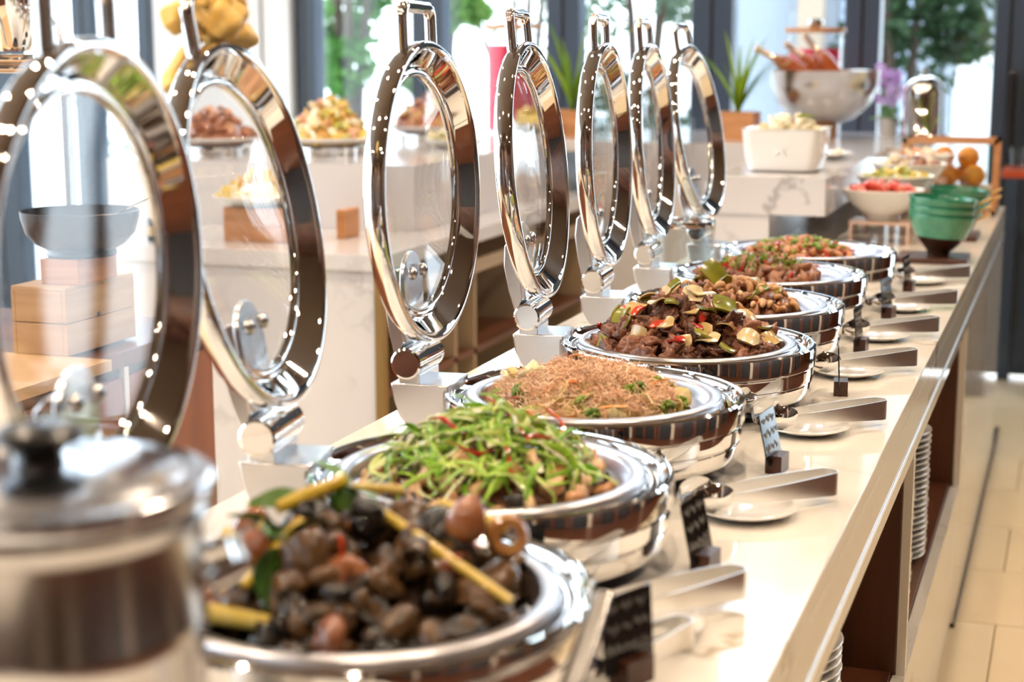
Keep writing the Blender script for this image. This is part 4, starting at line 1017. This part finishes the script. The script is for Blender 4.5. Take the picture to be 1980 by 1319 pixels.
# ------------------------------------------------------------------ steel bowl of bottles
sb = thing('steel_bowl', (-.955, 6.50, 1.105), 'large brushed steel ice bowl on a wooden foot holding bottles', 'bowl')
MB().lathe([(0, 0), (.055, 0), (.055, .048), (0, .048)], 36).build('wooden_foot', CHERRY, sb)
MB().lathe([(0, .048), (.06, .049), (.12, .072), (.18, .13), (.208, .20), (.214, .255), (.217, .258), (.211, .258), (.203, .20), (.175, .134), (.117, .078), (0, .056)], 64).build('bowl', BRUSH, sb, True, 40)
MB().lathe([(0, .235), (.12, .238), (.205, .225), (.205, .215), (0, .20)], 32).build('ice', mat('ice', (.85, .88, .9), .15), sb)
AMB = mat('amber_glass', (.36, .075, .015), .12, Coat_Weight=.8)
btl = [(0, 0), (.030, 0), (.034, .006), (.034, .12), (.031, .145), (.016, .18), (.0135, .20), (.0135, .245), (.015, .247), (.015, .262), (.0135, .265), (0, .265)]
for k, (dx, dy, dz, rx, rz, lab) in enumerate(((-.03, -.05, .22, -62, 78, 'amber bottle with foil neck leaning far out of the steel bowl'), (.045, .035, .20, -52, 62, 'amber bottle leaning in the middle of the steel bowl'), (.075, .02, .19, -38, 55, 'clear-necked bottle standing up at the back of the steel bowl'))):
    t = thing('bottle', (-.955 + dx, 6.50 + dy, 1.105 + dz), lab, 'bottle', 'bottles in the steel bowl'); t.rotation_euler = (R(rx), 0, R(rz))
    t.rotation_euler = (Matrix.Rotation(R(8), 4, 'Z') @ Matrix.Rotation(R(rx), 4, 'Y')).to_euler()
    MB().lathe(btl[:6], 24).build('glass_body', AMB, t)
    MB().lathe(btl[5:], 20).build('foil_neck', mat('foil%d' % k, (.80, .62, .50), .25, .9), t)

# ------------------------------------------------------------------ white square bowl with starfish, food
wq = thing('square_bowl', (-.800, 4.745, 1.10), 'white square porcelain bowl with a starfish emblem at the far end', 'bowl')
def sq(prof, n=8):
    vs = []; fs = []; ring = 4 * (n + 1)
    for (hw, z, rc) in prof:
        for x, y in rr(2 * hw, 2 * hw, rc, n): vs.append((x, y, z))
    for i in range(len(prof) - 1):
        for j in range(ring): fs.append((i * ring + j, i * ring + (j + 1) % ring, (i + 1) * ring + (j + 1) % ring, (i + 1) * ring + j))
    fs.append(tuple(range(ring))); fs.append(tuple((len(prof) - 1) * ring + j for j in range(ring)))
    return MB().add(vs, fs)
sq([(.085, 0, .03), (.098, .006, .035), (.108, .04, .035), (.114, .118, .03), (.118, .122, .03), (.110, .122, .028), (.104, .112, .028), (.100, .085, .028)]).build('bowl', PORC, wq, True, 40)
st = []
for k in range(10):
    a = R(90 + 36 * k); r = .030 if k % 2 == 0 else .011; st.append((r * math.cos(a), .068 + r * math.sin(a)))
MB().prism(st, -.1125, -.1065).build('starfish', PORC, wq, False, bevel=.002)
Pq = Pile(Vector((-.80, 4.745, 1.10)), .085, .045, 1.5, .105, 12)
Pq.bed('potato_bed', SALAD[3], 'mashed base in the white square bowl', 'salad', .010)
Pq.put(SM[3], 22, .022, 'potato_chunk', 'pale yellow chunk heaped in the white square bowl', 'potato', 'pale chunks in the square bowl', sink=-.004, tilt=.5)
lf = [leaf_mesh('garnish_leaf', HERB, .05, .02, .4)]
Pq.put(lf, 8, .012, 'garnish_leaf', 'green garnish leaf on the white square bowl', 'garnish', 'green garnish on the square bowl', sink=-.012, tilt=.2, rmax=.7, region=lambda x, y: x > -.01)
# small things on the raised block
pt = thing('butter_dish', (-.78, 5.28, 1.10), 'low white dish of small pats behind the square bowl', 'dish')
MB().lathe(plate_prof(.10, .02, .004), 36).build('dish', PORC, pt)
for k in range(9):
    o = bx(-.012, .012, -.012, .012, 0, .02).build('butter_pat', SALAD[3], None, False, bevel=.003); o.location = (-.78 + .05 * (k % 3 - 1), 5.28 + .05 * (k // 3 - 1), 1.109); tag(o, 'small pale pat on the low white dish', 'butter pat', 'pats on the low white dish')
# ------------------------------------------------------------------ white bowls in a row beside the block
RB = [(0, 0), (.050, 0), (.052, .012), (.060, .018), (.100, .050), (.126, .088), (.131, .096), (.128, .098), (.122, .090), (.096, .056), (.05, .03), (0, .028)]
def salad_bowl(x, y, z, s, kinds, lab, food, seed, piece='salad_piece'):
    t = thing('salad_bowl', (x, y, z), lab, 'bowl', 'white salad bowls in a row')
    b = MB().lathe(RB, 56).build('bowl', PORC, t, True, 40); b.scale = (s, s, s)
    P = Pile(Vector((x, y, z)), .100 * s, .030 * s, 1.5, .082 * s, seed)
    P.bed('salad_bed', SALAD[kinds[0]], 'soft base beneath ' + food, 'salad', .008)
    for k in kinds: P.put(SM[k] if not isinstance(k, str) else TOM, 26 // len(kinds) + 2, .018, piece, 'piece of ' + food, 'salad', 'pieces of ' + food, sink=-.004, tilt=.5, scale=(.55, .85), follow=True)
    st = thing('acrylic_stand', (x, y, CT), 'clear acrylic stand under ' + lab[0:1] + lab[1:], 'stand', 'acrylic bowl stands')
    hz = z - CT
    bx(-.085, .085, -.07, .07, hz - .010, hz - .001).build('stand_top', ACRYL2, st, False)
    for sx in (-1, 1): bx(sx * .08 - .004, sx * .08 + .004, -.07, .07, 0, hz - .010).build('stand_side', ACRYL2, st, False)
ACRYL2 = mat('pale_acrylic', (.72, .50, .40), .15)
TOMM = vary(mat('tomato', (.7, .06, .04), .2, **WET), (.66, .05, .03), (.85, .28, .18), 40)
SALAD.append(TOMM); SM.append([chunk_mesh('tomato', TOMM, .020, 3, .8, .15, 2)])
salad_bowl(-.522, 4.755, .965, .90, (6, 6), 'white round bowl of chopped tomato nearest the green bowls', 'chopped tomato in the nearest white bowl', 3, 'tomato_piece')
salad_bowl(-.515, 5.02, .985, .90, (2, 5), 'white round bowl of yellow-green salad, second in the row', 'yellow-green salad in the second white bowl', 4)
salad_bowl(-.500, 5.265, 1.005, .90, (4, 3), 'white round bowl of brown mushrooms, third in the row', 'brown mushrooms in the third white bowl', 5, 'mushroom_piece')
salad_bowl(-.490, 5.495, 1.03, .80, (3, 1), 'white round bowl of pink salad, farthest in the row', 'pink salad in the farthest white bowl', 6)
# ------------------------------------------------------------------ green bowls with gold spoons
GREEN = vary(mat('green_glaze', (.02, .20, .11), .14, Coat_Weight=.7), (.010, .16, .085), (.030, .28, .15), 14, False)
GOLD = mat('gold_rim', (.80, .52, .16), .25, 1.)
bd = bx(-.095, .085, -.085, .085, 0, .014).build('serving_board', DARKWOOD, None, False, bevel=.002); bd.location = (-.340, 4.375, CT); tag(bd, 'dark wooden board under the nearer stack of green bowls', 'board')
bd2 = bx(-.08, .075, -.10, .10, 0, .014).build('serving_board', DARKWOOD, None, False, bevel=.002); bd2.location = (-.338, 4.93, CT); tag(bd2, 'dark wooden board under the farther stack of green bowls', 'board')
GB = [(0, 0), (.028, 0), (.030, .012), (.040, .022), (.066, .050), (.084, .090), (.088, .108), (.0855, .109), (.081, .090), (.060, .053), (0, .022)]
def green_bowls(x, y, z, n, where_):
    for k in range(n):
        t = thing('green_bowl', (x, y, z + k * .021), ('lowest', 'second', 'third', 'topmost')[k if k < n - 1 else 3] + ' green glazed bowl of the ' + where_ + ' stack', 'bowl', 'green bowls in the ' + where_ + ' stack')
        t.rotation_euler = (0, R(4), 0)
        MB().lathe([(r, q) for r, q in GB if q > .045 or r > .05][0:], 48).build('bowl', GREEN, t, True, 50)
        MB().lathe([(0, 0), (.028, 0), (.030, .012), (.040, .022), (.0664, .0502), (.062, .0545), (.036, .03), (0, .022)], 48).build('dark_base', mat('dark_glaze%d' % k, (.03, .012, .006), .15), t, True, 50)
        MB().lathe([(.0855, .108), (.0885, .108), (.0885, .111), (.0855, .111)], 48, closed=True).build('gold_rim', GREEN, t)
        rnd = random.Random(k)
        MB().tube([(.058, .0, .085), (.095, -.008, .106), (.118, -.012, .122)], [.003, .005, .006], 8, True, .5).build('spoon_handle', GOLD, t)
green_bowls(-.333, 4.375, CT + .014, 3, 'nearer')
green_bowls(-.330, 4.93, CT + .014, 2, 'farther')
# ------------------------------------------------------------------ wooden display case with oranges
cs_ = thing('display_case', (-.400, 5.72, CT), 'wooden framed glass display case with orange fruit at the counter end', 'display case')
for (x0, x1, z0, z1) in ((-.16, -.145, 0, .25), (.135, .15, 0, .25), (-.16, .15, .235, .25), (-.16, .15, 0, .015)):
    for y0 in (-.10, .085): bx(x0, x1, y0, y0 + .015, z0, z1).build('case_frame', CHERRY, cs_, False)
bx(-.145, .135, -.094, -.091, .015, .235).build('case_pane', ACRYL, cs_, False)
bx(-.145, .135, .09, .093, .015, .235).build('case_pane', ACRYL, cs_, False)
bx(-.145, .135, -.09, .09, .015, .09).build('case_riser', mat('cream_riser', (.80, .62, .40), .5), cs_, False)
ORM = vary(mat('orange_peel', (.9, .33, .02), .35, Coat_Weight=.3), (.86, .28, .015), (.94, .42, .05), 60, True, .3)
orr = MB().lathe([(0, -.034), (.015, -.032), (.032, -.018), (.038, 0), (.033, .018), (.016, .033), (.004, .034), (0, .032)], 24).mesh('orange', ORM)
stm = MB().lathe([(0, .032), (.005, .032), (.004, .040), (0, .040)], 8).mesh('stem', DARK)
for k, (x, y, z) in enumerate(((-.09, -.04, .128), (-.01, -.045, .128), (.075, -.04, .128), (-.05, .04, .128), (.04, .042, .128), (-.03, .0, .186), (.05, .0, .186))):
    o = obj('orange', orr); o.location = (-.400 + x, 5.72 + y, CT + z); o.rotation_euler = (.3 * k, .2 * k, k); tag(o, 'orange fruit inside the wooden display case', 'orange', 'oranges in the display case'); obj('stem', stm, o)
# ------------------------------------------------------------------ steel urn, orchid
ur = thing('coffee_urn', (-.592, 6.70, 1.10), 'tall chrome coffee urn in front of the dark olive tree', 'urn')
MB().lathe([(0, 0), (.085, 0), (.088, .01), (.083, .02), (.081, .175), (.075, .20), (.055, .225), (.030, .24), (0, .243)], 48).build('urn_body', CHROME, ur, True, 40)
MB().lathe([(0, .243), (.010, .244), (.016, .255), (.010, .268), (0, .270)], 20).build('urn_knob', CHROME, ur)
MB().tube([(0, -.08, .05), (0, -.115, .05), (0, -.12, .03)], .010, 10).build('urn_tap', CHROME, ur)
oc = thing('orchid', (-.735, 6.78, 1.10), 'orchid with pale purple flowers beside the chrome urn', 'orchid')
MB().lathe([(0, 0), (.035, 0), (.045, .07), (.042, .07), (.033, .01), (0, .01)], 24).build('pot', PORC, oc)
PUR = leaf_mat('purple_petal', (.50, .28, .62), (.80, .62, .88))
rnd = random.Random(4)
for k in range(3):
    top = Vector((rnd.uniform(-.07, .07), rnd.uniform(-.05, .05), rnd.uniform(.22, .30)))
    MB().tube([(0, 0, .05), top * .6 + Vector((0, 0, .04)), top], [.003, .0025, .002], 6).build('flower_stem', PL, oc)
    for j in range(5):
        c = top * (.5 + .125 * j) + Vector((rnd.uniform(-.02, .02), rnd.uniform(-.02, .02), .02)); mb = MB()
        for q in range(5):
            a = 2 * PI * q / 5 + rnd.random(); d = Vector((math.cos(a), rnd.uniform(-.4, .4), math.sin(a))); s_ = Vector((-math.sin(a), 0, math.cos(a)))
            mb.add([c, c + d * .012 + s_ * .009, c + d * .026, c + d * .012 - s_ * .009, c + d * .012 + Vector((0, -.003, 0))], [(0, 1, 4), (1, 2, 4), (2, 3, 4), (3, 0, 4)])
        mb.build('blossom', PUR, oc, False)
for k in range(5):
    o = obj('leaf', leaf_mesh('leaf', PL, .09, .03, .5), oc); o.location = (0, 0, .065); o.rotation_euler = (0, R(-25), k * 1.3)
tw_ = thing('twig_vase', (-.545, 6.35, 1.10), 'slim vase with a thin green twig beside the urn', 'vase')
MB().lathe([(0, 0), (.014, 0), (.015, .03), (.009, .045), (.010, .06), (.008, .06), (0, .01)], 16).build('vase', ACRYL, tw_)
for k, tp in enumerate(((.07, 0, .12), (-.04, 0, .17), (.02, 0, .20))):
    MB().tube([(0, 0, .03), (tp[0] * .4, 0, tp[2] * .6), tp], [.002, .0018, .001], 6).build('twig', PL, tw_)
    for j in range(4):
        o = obj('twig_leaf', leaf_mesh('twig_leaf', PL, .03, .008, .2), tw_); o.location = Vector(tp) * (.5 + .12 * j); o.rotation_euler = (0, R(-30), k + j * 2.)
# ------------------------------------------------------------------ far tray table seen at the right edge
ft = thing('side_table', (-.12, 7.05, 0), 'small side table with a red tray by the far door', 'table')
bx(-.17, .25, -.15, .15, .93, .96).build('red_tray', mat('red_tray', (.50, .075, .02), .35), ft, False, bevel=.004)
bx(-.02, .10, -.06, .06, 0, .93).build('table_leg', BLACK, ft, False)
for k in range(5):
    o = obj('drinking_glass', GLA); o.location = (-.235 + .075 * k, 7.02 + .05 * (k % 2), .96); tag(o, 'clear drinking glass on the red tray by the far door', 'glass', 'glasses on the red tray')
